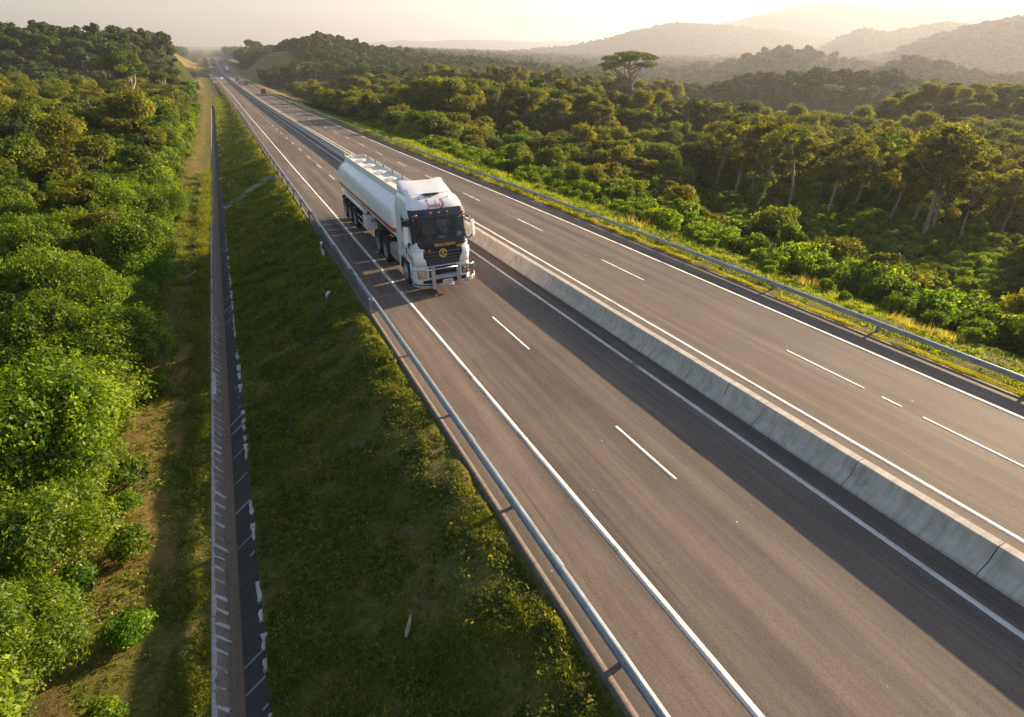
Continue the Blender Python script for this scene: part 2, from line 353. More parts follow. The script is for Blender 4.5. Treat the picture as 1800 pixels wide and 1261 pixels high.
def land(X, Y):
    X = np.asarray(X, float); Y = np.asarray(Y, float)
    r = np.hypot(X, Y); az = np.arctan2(X, Y)
    Yc = np.clip(Y, -380, 1650); u = X - xr(Yc); z0 = zr(Yc)
    side = np.where(u < 14, 2.1 - 4.5 * sstep(-u, 12, 50) * sstep(Y, 60, 150), 7.5 + 2.5 * sstep(u, 50, 120))
    near = z0 - side
    base = near * (1 - sstep(r, 90, 420)) + sstep(r, 90, 420) * (-10 - 4 * sstep(r, 400, 1500) - 24 * sstep(az, R(12), R(34)) * sstep(r, 105, 320))
    base = base + fbm(X, Y, 45, 3, 1) * (0.5 + 1.6 * sstep(r, 60, 300))
    z = base
    for r0, w, a_, zc in _rd:
        c = np.interp(az, a_, zc)
        out = np.maximum(np.maximum(a_[0] - az, az - a_[-1]), 0)
        g = np.exp(-((r - r0) / np.where(r > r0, w * 1.6, w)) ** 2) * np.exp(-(out / 0.10) ** 2)
        rough = fbm(X, Y, w * 0.7, 4, int(r0)) * np.clip((c + 15) * 0.11, 0, 26) * np.clip(np.abs(r - r0) / w, 0, 1)
        h = base + (c - base) * g + rough * g - 30 * (1 - g)
        k = 2.0 + r0 * 0.002
        z = np.where(c > base - 3, np.logaddexp((z - h) / k, 0.0) * k + h, z) if r0 < 3000 else np.maximum(z, h)
    far = sstep(Yc, 450, 750)
    wl_ = sstep(-u, 5 + 0 * u, 16 + 22 * far); wr_ = sstep(u, 33 + 0 * u, 56 + 12 * far)
    w_ = np.where(u < 14, wl_, wr_)
    back = sstep(-Y, 0, 300)
    w_ = np.where(Y > 1250, sstep(Y, 1250, 1500) + (1 - sstep(Y, 1250, 1500)) * w_, w_)
    return (z0 + corridor(u, Yc)) * (1 - w_) + z * w_

def ground_at(px, py, rmin=5.0, rmax=3000.0):
    v = pix_ray(px, py); h = math.hypot(v[0], v[1])
    d = np.geomspace(rmin, rmax, 1600); X = v[0] / h * d; Y = v[1] / h * d; Z = CAM_H + v[2] / h * d
    g = land(X, Y); k = np.argmax(Z < g)
    if not (Z < g).any(): k = len(d) - 1
    return float(X[k]), float(Y[k]), float(g[k])

def ribbon(name, us, Ys, zfun, mats, parent=None, smooth=True, noise=None, colors=None):
    U, YY = np.meshgrid(us, Ys); X = U + xr(YY); Z = zfun(U, YY)
    if noise is not None: Z = Z + noise(X, YY)
    V = np.stack([X, YY, Z], -1).reshape(-1, 3); nu = len(us)
    i = np.arange(len(Ys) - 1)[:, None] * nu + np.arange(nu - 1)[None, :]
    F = np.stack([i, i + 1, i + nu + 1, i + nu], -1).reshape(-1, 4)
    me = np_data(name, V, F, mats, smooth, colors=None if colors is None else colors(X, YY).reshape(-1, 4))
    return link(name, me, parent)
YS = np.concatenate([np.arange(-14, 60, 1.0), np.arange(60, 300, 4.0), np.arange(300, 1400, 10.0)])

# ------------------------------------------------------------------ ground sheet
rr = np.concatenate([np.arange(0.5, 60, 0.8), np.geomspace(60, 12500, 290)])
aa = np.concatenate([np.linspace(R(-180), R(-40), 60, endpoint=False), np.linspace(R(-40), R(110), 620, endpoint=False), np.linspace(R(110), R(180), 30)])
A, RR = np.meshgrid(aa, rr); GX = RR * np.sin(A); GY = RR * np.cos(A); GZ = land(GX, GY)
Yc = np.clip(GY, -380, 1650); GU = GX - xr(Yc)
inside = (GU > -4.9) & (GU < 30.5) & (GY < 1300)
GZ = np.where(inside, GZ - 0.35, GZ); GZ = np.where((GU > -5) & (GU < 24.5) & (GY < 1300), GZ - 0.9, GZ)
zone = np.zeros(GX.shape + (4,)); zone[..., 3] = 1
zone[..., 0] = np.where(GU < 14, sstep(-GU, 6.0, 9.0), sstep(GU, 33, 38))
bare = np.where(GU < 0, sstep(GY, 620, 700) * (1 - sstep(GY, 1050, 1150)) * sstep(-GU, 4, 8) * (1 - sstep(-GU, 34, 48)) * sstep(fbm(GX, GY, 40, 3, 5), -0.5, 0.1), 0)
terr = np.where(GU > 14, sstep(GY, 560, 600) * (1 - sstep(GY, 760, 800)) * sstep(GU, 26, 34) * (1 - sstep(GU, 66, 78)), 0)
fld = np.where(GU > 14, sstep(GY, 330, 350) * (1 - sstep(GY, 430, 450)) * sstep(GU, 26, 30) * (1 - sstep(GU, 70, 80)), 0)
zone[..., 1] = np.maximum(bare, fld * 0.8); zone[..., 2] = np.maximum(terr, sstep(GY, 1100, 1200) * (1 - sstep(GY, 1500, 1600)) * (1 - sstep(np.abs(GU - 10), 90, 160)))
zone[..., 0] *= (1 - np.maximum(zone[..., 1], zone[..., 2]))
na = len(aa); i = np.arange(len(rr) - 1)[:, None] * na + np.arange(na - 1)[None, :]
F = np.stack([i, i + na, i + na + 1, i + 1], -1).reshape(-1, 4)
g = link('ground', np_data('ground', np.stack([GX, GY, GZ], -1).reshape(-1, 3), F, [M['terrain']], True, colors=zone.reshape(-1, 4)))
tag(g, kind='structure')
def bank_noise(X, Y): return fbm(X, Y, 1.3, 4, 3) * 0.05 * (1 - sstep(np.abs(X - xr(Y) - 4.7), 0.0, 0.5) * 0) * (np.abs(X - xr(Y) - 4.62) > 0.05)
def zc0(X, Y):
    c = np.zeros(X.shape + (4,)); c[..., 3] = 1; return c
YF = np.concatenate([np.arange(-14, 60, 0.25), np.arange(60, 300, 2.0), np.arange(300, 1400, 8.0)])
gb = ribbon('grass_bank', np.concatenate([np.linspace(-1.74, 3.2, 24), np.linspace(3.4, 4.62, 8)]), YF, lambda u, y: zr(y) + corridor(u, y), [M['terrain']], None, True, lambda X, Y: fbm(X, Y, 1.3, 4, 3) * 0.09 * (X - xr(Y) < 4.5), zc0)
tag(gb, kind='structure')
ge = ribbon('grass_strip', np.linspace(-3.05, -1.65, 6), np.arange(259.5, 1400, 4.0), lambda u, y: zr(y) - drop(y) + .03, [M['terrain']], None, True, None, zc0)
tag(ge, kind='structure')
gp = ribbon('dirt_track', np.linspace(-8.5, -2.96, 24), YF, lambda u, y: land(u + xr(y), y), [M['terrain']], None, True, lambda X, Y: fbm(X, Y, 1.1, 4, 8) * 0.05 * (X - xr(Y) > -8) * (X - xr(Y) < -3.1) + 0.05 * (X - xr(Y) > -8), lambda X, Y: zc0(X, Y) + np.stack([0 * X, .55 * sstep(fbm(X, Y, 2.2, 3, 91), -.5, .5) * sstep(-(X - xr(Y)), 3.4, 4.4) * (X - xr(Y) > -8), 0 * X, 0 * X], -1))
tag(gp, kind='structure')
gv = ribbon('grass_verge', np.concatenate([np.linspace(24.1, 27, 14), np.linspace(27.3, 33, 14)]), YF, lambda u, y: land(u + xr(y), y), [M['terrain']], None, True, lambda X, Y: fbm(X, Y, 1.2, 4, 6) * 0.06 * (X - xr(Y) > 24.2) + 0.03, zc0)
tag(gv, kind='structure')

# ------------------------------------------------------------------ road
road = ribbon('road', [4.75, 7, 10, 13, 14.5, 17, 20, 23, 24.12], YS, lambda u, y: zr(y) + 0.0 * u, [M['asphalt']])
tag(road, kind='structure')
def slab(name, u0, u1, y0, y1, h0, h1, mat, parent, step=None):
    """flat strip with thickness that follows the road"""
    n = max(2, int((y1 - y0) / (step or (4.0 if y0 < 300 else 10.0))) + 2); Y = np.linspace(y0, y1, n)
    x0 = u0 + xr(Y); x1 = u1 + xr(Y); z = zr(Y)
    ring = np.stack([np.stack([x0, Y, z + h0], -1), np.stack([x0, Y, z + h1], -1), np.stack([x1, Y, z + h1], -1), np.stack([x1, Y, z + h0], -1)], 1)
    V = ring.reshape(-1, 3); i = np.arange(n - 1)[:, None] * 4; F = []
    for a, b in ((0, 1), (1, 2), (2, 3)): F.append(np.concatenate([i + a, i + 4 + a, i + 4 + b, i + b], 1))
    F = np.concatenate(F + [np.array([[0, 1, 2, 3]]), np.array([[4 * n - 1, 4 * n - 2, 4 * n - 3, 4 * n - 4]])])
    return link(name, np_data(name, V, F, [mat]), parent)
tag(slab('road_edge_kerb', 4.60, 4.80, -14, 1100, -0.3, 0.035, M['kerb'], None, 2.0), kind='structure')
tag(slab('verge_kerb', 24.05, 24.25, -14, 1100, -0.3, 0.02, M['kerb'], None, 2.0), kind='structure')
for u, w in ((6.85, 0.19), (13.22, 0.17), (16.3, 0.17), (22.72, 0.17)):
    slab('edge_line', u - w / 2, u + w / 2, -14, 1180, 0.001, 0.006, M['paint'], road)
ends = [(9.75, 12.85), (19.4, 23.4)] + [(29.0 + 9.7 * k, 32.6 + 9.7 * k) for k in range(30)]
for a, b in ends:
    w = 0.13
    slab('lane_dash', 9.95 - w / 2, 9.95 + w / 2, a, b, 0.001, 0.006, M['paint'], road, 1.5)
dash_r = [(19.9, 4.2, 8.65), (20.0, 9.35, 10.2), (20.0, 10.7, 14.5), (19.75, 24.4, 28.7), (19.75, 36.6, 41.5)]
dash_r[2] = (19.95, 10.75, 14.5)
for u, a, b in [(19.75, 4.4, 8.65), (19.75, 9.4, 10.15), (19.75, 10.85, 14.4)] + [(19.75, 24.4 + 12.2 * k, 28.7 + 12.2 * k) for k in range(24)]:
    slab('lane_dash', u - 0.06, u + 0.06, a, b, 0.001, 0.006, M['paint'], road, 1.5)

# ------------------------------------------------------------------ median barrier: one wall, each cast segment a part
mb = empty('median_barrier'); tag(mb, 'long grey concrete barrier wall dividing the two carriageways', 'barrier')
_bprof = [(-0.50, -0.05), (-0.50, 0.09), (-0.24, 0.34), (-0.16, 0.78), (-0.13, 0.81), (0.13, 0.81), (0.16, 0.78), (0.24, 0.34), (0.50, 0.09), (0.50, -0.05)]
def barrier_seg(y0, y1):
    n = max(2, int((y1 - y0) / 4) + 1); Ys_ = np.linspace(y0 + 0.012, y1 - 0.012, n); rings = []
    jx = random.uniform(-0.008, 0.008); jz = random.uniform(-0.008, 0.004)
    for y in Ys_:
        rings.append([(14.57 + float(xr(y)) + px + jx, y, float(zr(y)) + pz + (jz if pz > 0.2 else 0)) for px, pz in _bprof])
    bm = bmesh.new(); add_loft(bm, rings, True, True, True)
    return bm_obj('barrier_segment', bm, M['concrete'], mb)
yj = [-14, -10, -6, -2.5, 0.4, 3.8, 7.4, 10.8, 12.4, 14.3, 17.0, 21.0, 25.1, 29.8]
while yj[-1] < 300: yj.append(yj[-1] + 4.0 + random.uniform(-0.25, 0.25))
for a, b in zip(yj, yj[1:]): barrier_seg(a, b)
bs = barrier_seg(yj[-1], 1150); bs.name = 'barrier_run'; bs['kind'] = 'stuff'

# ------------------------------------------------------------------ guardrails
_wprof = [(0.0, 0.31), (0.05, 0.30), (0.085, 0.255), (0.085, 0.235), (0.015, 0.175), (0.015, 0.135), (0.085, 0.075), (0.085, 0.055), (0.05, 0.01), (0.0, 0.0)]
def rail_beam(u, zb, y0, y1, flip, parent, sc=1.0, name='rail_beam', th=0.02):
    """a corrugated W beam, its ridges facing the traffic"""
    n = max(2, int((y1 - y0) / (3 if y0 < 300 else 10)) + 1); rings = []
    for y in np.linspace(y0, y1, n):
        x0 = u + float(xr(y)); z = float(zr(y)) + zb
        f = [(x0 + flip * p[0] * sc, y, z + p[1] * sc) for p in _wprof]; b = [(x0 + flip * (p[0] * sc - th), y, z + p[1] * sc) for p in _wprof[::-1]]
        rings.append(f + b)
    bm = bmesh.new(); add_loft(bm, rings, True, True, True)
    return bm_obj(name, bm, M['galv'], parent)
def add_post(u, y, ztop, zbot, parent, mesh=[{}]):
    k = round(ztop - zbot, 2)
    if k not in mesh[0]:
        bm = bmesh.new(); h = ztop - zbot
        add_box(bm, (0, -0.05, -h / 2), (0.13, 0.012, h)); add_box(bm, (0, 0.05, -h / 2), (0.13, 0.012, h)); add_box(bm, (0, 0, -h / 2), (0.012, 0.10, h))
        add_box(bm, (0, 0, 0.006), (0.13, 0.112, 0.012))
        o = bm_obj('post', bm, M['galv'], parent); mesh[0][k] = o.data
    else: o = link('post', mesh[0][k], parent)
    o.location = (u + float(xr(y)), y, float(zr(y)) + ztop); return o
def add_spacer(u, y, zc, parent, mesh=[None]):
    if mesh[0] is None:
        bm = bmesh.new(); add_box(bm, (0, 0, 0), (0.10, 0.16, 0.22)); o = bm_obj('spacer_block', bm, M['galv'], parent, bevel=0.01); mesh[0] = o.data
    else: o = link('spacer_block', mesh[0], parent)
    o.location = (u + float(xr(y)), y, float(zr(y)) + zc)
gl_ = empty('guardrail'); tag(gl_, 'bluish steel guardrail along the left edge of the road above the grass bank', 'guardrail')
y = -14.0
while y < 220:
    y1 = y + 5.5; rail_beam(4.93, 0.40, y, y1 - 0.01, 1, gl_, 1.08); rail_beam(4.945, 0.395, y - .2, y + .2, 1, gl_, 1.11, 'splice_plate', .04); y = y1
b = rail_beam(4.93, 0.40, 220, 1100, 1, gl_, 1.08); b['kind'] = 'stuff'; b.name = 'rail_run'
for k in range(34):
    y = 26.4 + 5.5 * k; add_post(4.72, y, 0.82, -0.55, gl_); add_spacer(4.87, y, 0.62, gl_)
for k in range(7): add_post(5.16, -10 + 5.2 * k, 0.28, 0.0, gl_); add_spacer(5.06, -10 + 5.2 * k, 0.36, gl_)
for k in range(45): add_post(4.78, 215 + 18 * k, 0.8, -0.4, gl_)
gr_ = empty('guardrail'); tag(gr_, 'bluish steel guardrail in the sunlit grass along the far right edge of the road', 'guardrail')
y = -14.0
while y < 240: rail_beam(24.86, 0.30, y, y + 5.99, -1, gr_, 0.74); rail_beam(24.84, 0.295, y - .2, y + .2, -1, gr_, 0.77, 'splice_plate'); y += 6
b = rail_beam(24.86, 0.30, 240, 1100, -1, gr_, 0.74); b['kind'] = 'stuff'; b.name = 'rail_run'
for k in range(46): add_post(24.98, -10 + 6.0 * k, 0.45, -0.5, gr_)

# ------------------------------------------------------------------ concrete drainage ditch
dt = empty('drainage_ditch'); tag(dt, 'narrow concrete lined drainage ditch running along the foot of the grass bank', 'ditch')
def strip_piece(name, pts, y0, y1, mat, parent, n=2, th=0.05, wob=0.0):
    """plate following (u, dz) points across, from y0 to y1, with thickness"""
    rings = []
    for yy in np.linspace(y0, y1, n):
        d = float(drop(yy)); t = [(p[0] + float(xr(yy)) + random.uniform(-wob, wob), yy, float(zr(yy)) - d + p[1]) for p in pts]
        bt = [(q[0], q[1], q[2] - th) for q in t[::-1]]; rings.append(t + bt)
    bm = bmesh.new(); add_loft(bm, rings, True, True, True)
    return bm_obj(name, bm, mat, parent)
strip_piece('floor_slab', [(-2.64, -0.50), (-2.56, -0.53), (-2.38, -0.53), (-2.33, -0.50)], 3, 260, M['silt'], dt, 60)
y = 4.0
while y < 36:
    w = random.uniform(0.40, 0.62)
    strip_piece('wall_panel', [(-2.93, -0.03), (-2.64, -0.46 - random.uniform(0, 0.02))], y, y + w, M['liner'], dt)
    if True:
        mw = random.uniform(0.07, 0.17); ln = random.uniform(0.32, 0.52)
        strip_piece('mortar_joint', [(-2.95, 0.005), (-2.95 + 0.29 * ln / 0.45, 0.005 - 0.43 * ln / 0.45)], y + w - mw / 2, y + w + mw / 2, M['mortar'], dt, 2, 0.05, 0.02)
    y += w + 0.02
b = strip_piece('wall_run', [(-2.93, -0.03), (-2.64, -0.47)], y, 260, M['liner'], dt, 70); b['kind'] = 'stuff'
y = 4.0
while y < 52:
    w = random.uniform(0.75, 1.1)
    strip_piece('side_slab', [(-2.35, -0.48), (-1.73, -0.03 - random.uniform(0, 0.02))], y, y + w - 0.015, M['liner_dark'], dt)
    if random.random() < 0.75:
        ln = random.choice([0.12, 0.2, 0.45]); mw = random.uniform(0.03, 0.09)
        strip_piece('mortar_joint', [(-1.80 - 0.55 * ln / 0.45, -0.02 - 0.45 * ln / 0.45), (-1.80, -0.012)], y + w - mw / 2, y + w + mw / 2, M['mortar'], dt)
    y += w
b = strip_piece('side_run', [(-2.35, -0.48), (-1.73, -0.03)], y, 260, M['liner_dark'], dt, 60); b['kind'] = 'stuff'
y = 4.0
while y < 60:      # ragged mortar lips
    w = random.uniform(0.5, 1.4)
    strip_piece('lip', [(-3.05 - random.uniform(0, 0.06), 0.02), (-2.90, 0.012)], y, y + w, M['mortar'], dt, 5, 0.12, 0.025)
    if random.random() < 0.62: strip_piece('lip', [(-1.83, 0.012), (-1.72 + random.uniform(0, 0.07), 0.03)], y, y + w * random.uniform(0.4, 1), M['mortar'], dt, 5, 0.12, 0.03)
    y += w + 0.02
strip_piece('lip', [(-3.2, 0.03), (-2.98, 0.05), (-2.80, -0.02)], 25.2, 27.3, M['mortar'], dt, 5, 0.14, 0.03)

# chute down the bank
ch = empty('drain_chute'); tag(ch, 'narrow concrete chute running down the grass bank from the guardrail to the ditch', 'drain')
cp = [(4.35, 72.0), (3.2, 72.6), (2.4, 71.5), (-0.5, 66.5), (-1.0, 65.8), (-1.75, 65.2)]
def chute_z(u, yy): return float(zr(yy) + corridor(np.array(u), yy))
for s in (-1, 1):
    bm = bmesh.new(); rings = []
    for (u, yy) in cp:
        z = chute_z(u, yy); yy2 = yy + s * 0.55
        rings.append([(u, yy2 - 0.12, z - 0.15), (u, yy2 - 0.15, z + 0.24), (u, yy2 + 0.15, z + 0.24), (u, yy2 + 0.12, z - 0.15)])
    add_loft(bm, rings, True, True, True); bm_obj('side_wall', bm, M['mortar'], ch)
for (a, b2) in zip(cp, cp[1:]):
    k = max(1, int(math.dist(a, b2) / 0.9))
    for q in range(k):
        t0, t1 = q / k, (q + 0.93) / k; bm = bmesh.new()
        p0 = [a[0] + (b2[0] - a[0]) * t0, a[1] + (b2[1] - a[1]) * t0]; p1 = [a[0] + (b2[0] - a[0]) * t1, a[1] + (b2[1] - a[1]) * t1]
        z0_, z1_ = chute_z(*p0) + 0.04, chute_z(*p1) + 0.0
        vv = [bm.verts.new(v) for v in ((p0[0], p0[1] - .43, z0_), (p0[0], p0[1] + .43, z0_), (p1[0], p1[1] + .43, z1_), (p1[0], p1[1] - .43, z1_))]
        f = bm.faces.new(vv); e = bmesh.ops.extrude_face_region(bm, geom=[f]); bmesh.ops.translate(bm, vec=(0, 0, -0.1), verts=[v for v in e['geom'] if isinstance(v, bmesh.types.BMVert)])
        bm_obj('step_slab', bm, M['liner_dark'], ch)

# ------------------------------------------------------------------ small roadside things
white = simple('white_plastic', (0.75, 0.76, 0.78), 0.4); blue = simple('blue_reflector', (0.04, 0.12, 0.42), 0.3); wood = simple('dead_wood', (0.27, 0.23, 0.20), 0.95, 0, 0.6, 6, 0.35)
def gz(X, Y): return float(land(X, Y))
mp = empty('marker_post', (4.15, 37.75, gz(4.15, 37.75)), 0.3); tag(mp, 'white roadside marker post with blue band standing behind the left guardrail', 'post')
bm = bmesh.new(); add_loft(bm, [[(-.07, -.04, -.3), (.07, -.04, -.3), (.07, .04, -.3), (-.07, .04, -.3)], [(-.07, -.04, .95), (.07, -.04, .95), (.07, .04, 1.02), (-.07, .04, 1.02)]], True, True, True); bm_obj('post_body', bm, white, mp)
bm = bmesh.new(); add_box(bm, (0, -0.045, .68), (.13, .015, .30)); bm_obj('reflector', bm, blue, mp)
st = empty('marker_stub', (3.12, 30.35, gz(3.12, 30.35)), 0.5); st.rotation_euler.x = R(18); tag(st, 'short bent white stub post sticking out of the shaded grass bank', 'post')
bm = bmesh.new(); add_tube(bm, [(0, 0, -.1), (0, 0, .25), (.03, -.03, .42), (.12, -.10, .50)], [.075, .07, .07, .04], 8); bm_obj('stub', bm, white, st, True)
def log_obj(name, loc, pts, r, label, mat, cat):
    bm = bmesh.new(); add_tube(bm, pts, r, 6); o = bm_obj(name, bm, mat, None, False); o.location = loc; tag(o, label, cat); return o
X, Y = 1.55, 9.0; zl = chute_z(X, Y)
log_obj('dead_branch', (X, Y, zl + .06), [(-.16, -.22, 0), (-.08, -.08, .03), (.03, .10, .05), (.10, .24, .09)], [.035, .055, .045, .02], 'weathered grey piece of dead wood lying low on the shaded grass bank', wood, 'wood')
X, Y = -1.1, 33.0; zl = chute_z(X, Y)
log_obj('dry_stick', (X, Y, zl + .1), [(-.3, -.25, 0), (.1, .2, .12), (.5, .6, .05)], [.02, .03, .012], 'pale dry stick on the grass bank beside the ditch, leaning right', M['straw'], 'stick')
log_obj('dry_stick', (X - .2, Y - .1, zl + .1), [(.1, -.3, 0), (.0, .2, .15), (-.02, .55, .2)], [.02, .028, .012], 'pale dry stick on the grass bank beside the ditch, standing nearly upright', M['straw'], 'stick')
X, Y, Z_ = ground_at(330, 492)
log_obj('dead_frond', (X, Y, Z_ + .05), [(-.6, -.2, 0), (-.1, .0, .08), (.4, .35, .25), (.6, .7, .3)], [.02, .05, .045, .015], 'pale curled dead branch on the grass track left of the ditch', wood, 'branch')
for (px, py, s, lab) in ((690, 500, .16, 'x'), ):
    pass
# small roadside signs far ahead on the left verge
for px, py, h, lab in ((381, 150, 2.6, 'small white roadside sign on the left verge far ahead, nearest of three'), (379, 144, 2.6, 'small white roadside sign on the left verge far ahead, middle of three'), (377, 140, 2.8, 'small white roadside sign on the left verge far ahead, farthest of three')):
    Yk = {150: 430, 144: 490, 140: 540}[py]; u = 2.2
    s_ = empty('road_sign', (u + float(xr(Yk)), Yk, gz(u + float(xr(Yk)), Yk))); tag(s_, lab, 'sign', 'white signs on the left verge')
    bm = bmesh.new(); add_box(bm, (0, 0, h), (2.4, .08, 1.5)); bm_obj('sign_panel', bm, white, s_)
    bm = bmesh.new(); add_cyl(bm, (-.8, .08, -.3), (-.8, .08, h), .06); bm_obj('leg', bm, M['galv'], s_)
    bm = bmesh.new(); add_cyl(bm, (.8, .08, -.3), (.8, .08, h), .06); bm_obj('leg', bm, M['galv'], s_)

# ------------------------------------------------------------------ foliage
def leaves(P, Nrm, size, g, tint, asp=0.55, jitter=0.7, droop=0.0):
    """diamond leaf quads at P facing roughly Nrm -> verts, faces, tint"""
    n = len(P); Nn = Nrm + g.normal(0, jitter, (n, 3)); Nn /= np.linalg.norm(Nn, axis=1)[:, None] + 1e-9
    a = g.normal(0, 1, (n, 3)); T = np.cross(Nn, a); T /= np.linalg.norm(T, axis=1)[:, None] + 1e-9
    if droop: T[:, 2] -= droop; T /= np.linalg.norm(T, axis=1)[:, None]
    B = np.cross(Nn, T); s = size * g.uniform(0.6, 1.35, n)[:, None] if np.ndim(size) == 0 else size * g.uniform(0.6, 1.35, (n, 1))
    V = np.stack([P - T * s * .5, P + B * s * asp * .5, P + T * s * .5, P - B * s * asp * .5], 1).reshape(-1, 3)
    F = np.arange(4 * n).reshape(-1, 4)
    return V, F, np.repeat(tint, 4)
def sph(g, n):
    v = g.normal(0, 1, (n, 3)); return v / np.linalg.norm(v, axis=1)[:, None]
def clumps_crown(g, R_, H, nl, nc, size, rc=0.36, flat=0.75, base=0.15, zoff=0.0, up=0.45):
    """lobed crown: clumps on an ellipsoid shell, leaves on every clump"""
    d = sph(g, nc * 2); d = d[d[:, 2] > -0.45][:nc]; nc = len(d)
    rad = g.uniform(0.55, 1.0, nc)[:, None]
    C = d * rad * np.array([R_ * (1 - rc * .6), R_ * (1 - rc * .6), H * 0.5 * (1 - rc * .4)]) + np.array([0, 0, zoff + H * .5])
    cr = g.uniform(0.65, 1.25, nc) * rc * R_
    ct = g.normal(0, 0.16, nc)
    k = g.choice(nc, nl, p=cr ** 2 / (cr ** 2).sum()); dd = sph(g, nl); dd[:, 2] = np.where((dd[:, 2] < -0.2) & (g.random(nl) < .6), -dd[:, 2], dd[:, 2])
    ns = 1 + 0.25 * np.sin(dd[:, 0] * 7 + k) * np.cos(dd[:, 1] * 6 + k * 1.7) * 1.0
    r = cr[k] * g.uniform(0.72, 1.08, nl) * ns
    P = C[k] + dd * r[:, None] * np.array([1, 1, flat])
    Nn = dd + np.array([0, 0, up])
    t = np.clip(0.5 + ct[k] + g.normal(0, .18, nl), 0, 1)
    return P, Nn, t, C, cr
def tube_np(pts, rad, n=5):
    pts = np.asarray(pts, float); d = np.gradient(pts, axis=0); d /= np.linalg.norm(d, axis=1)[:, None] + 1e-9
    s = np.cross(d, [0.3, 0.2, 1.0]); s /= np.linalg.norm(s, axis=1)[:, None] + 1e-9; t = np.cross(s, d)
    a = np.arange(n) * 2 * np.pi / n; r = np.asarray(rad, float)[:, None, None]
    V = pts[:, None, :] + r * (s[:, None, :] * np.cos(a)[None, :, None] + t[:, None, :] * np.sin(a)[None, :, None])
    i = np.arange(len(pts) - 1)[:, None] * n; j = np.arange(n)[None, :]; jn = (j + 1) % n
    F = np.stack([i + j, i + jn, i + n + jn, i + n + j], -1).reshape(-1, 4)
    return V.reshape(-1, 3), F
def join_np(parts):
    Vs, Fs, o = [], [], 0
    for V, F in parts: Vs.append(V); Fs.append(F + o); o += len(V)
    return np.concatenate(Vs), np.concatenate(Fs)
def curve_pts(a, b, g, bend=0.15, n=6):
    a, b = np.array(a, float), np.array(b, float); t = np.linspace(0, 1, n)[:, None]; L_ = np.linalg.norm(b - a)
    off = g.normal(0, bend * L_, 3) * np.array([1, 1, .3]); p = a + (b - a) * t + off * (np.sin(np.pi * t)) ; return p + g.normal(0, 0.006 * L_, p.shape) * (t > 0) * (t < 1)
def trunk_np(g, top, r0, targets, start=0.45, lean=(0, 0), bend=0.08):
    """trunk from below the ground up to top, limbs to every target"""
    T = np.array([lean[0], lean[1], top], float); p = curve_pts((0, 0, -0.6), T, g, bend, 9)
    parts = [tube_np(p, np.linspace(r0 * 1.25, r0 * .45, 9), 7)]
    for q in targets:
        k = int(g.integers(int(9 * start), 9)); a = p[min(k, 8)]
        parts.append(tube_np(curve_pts(a, q, g, .12, 5), np.linspace(r0 * .42, r0 * .12, 5), 4))
    return join_np(parts)

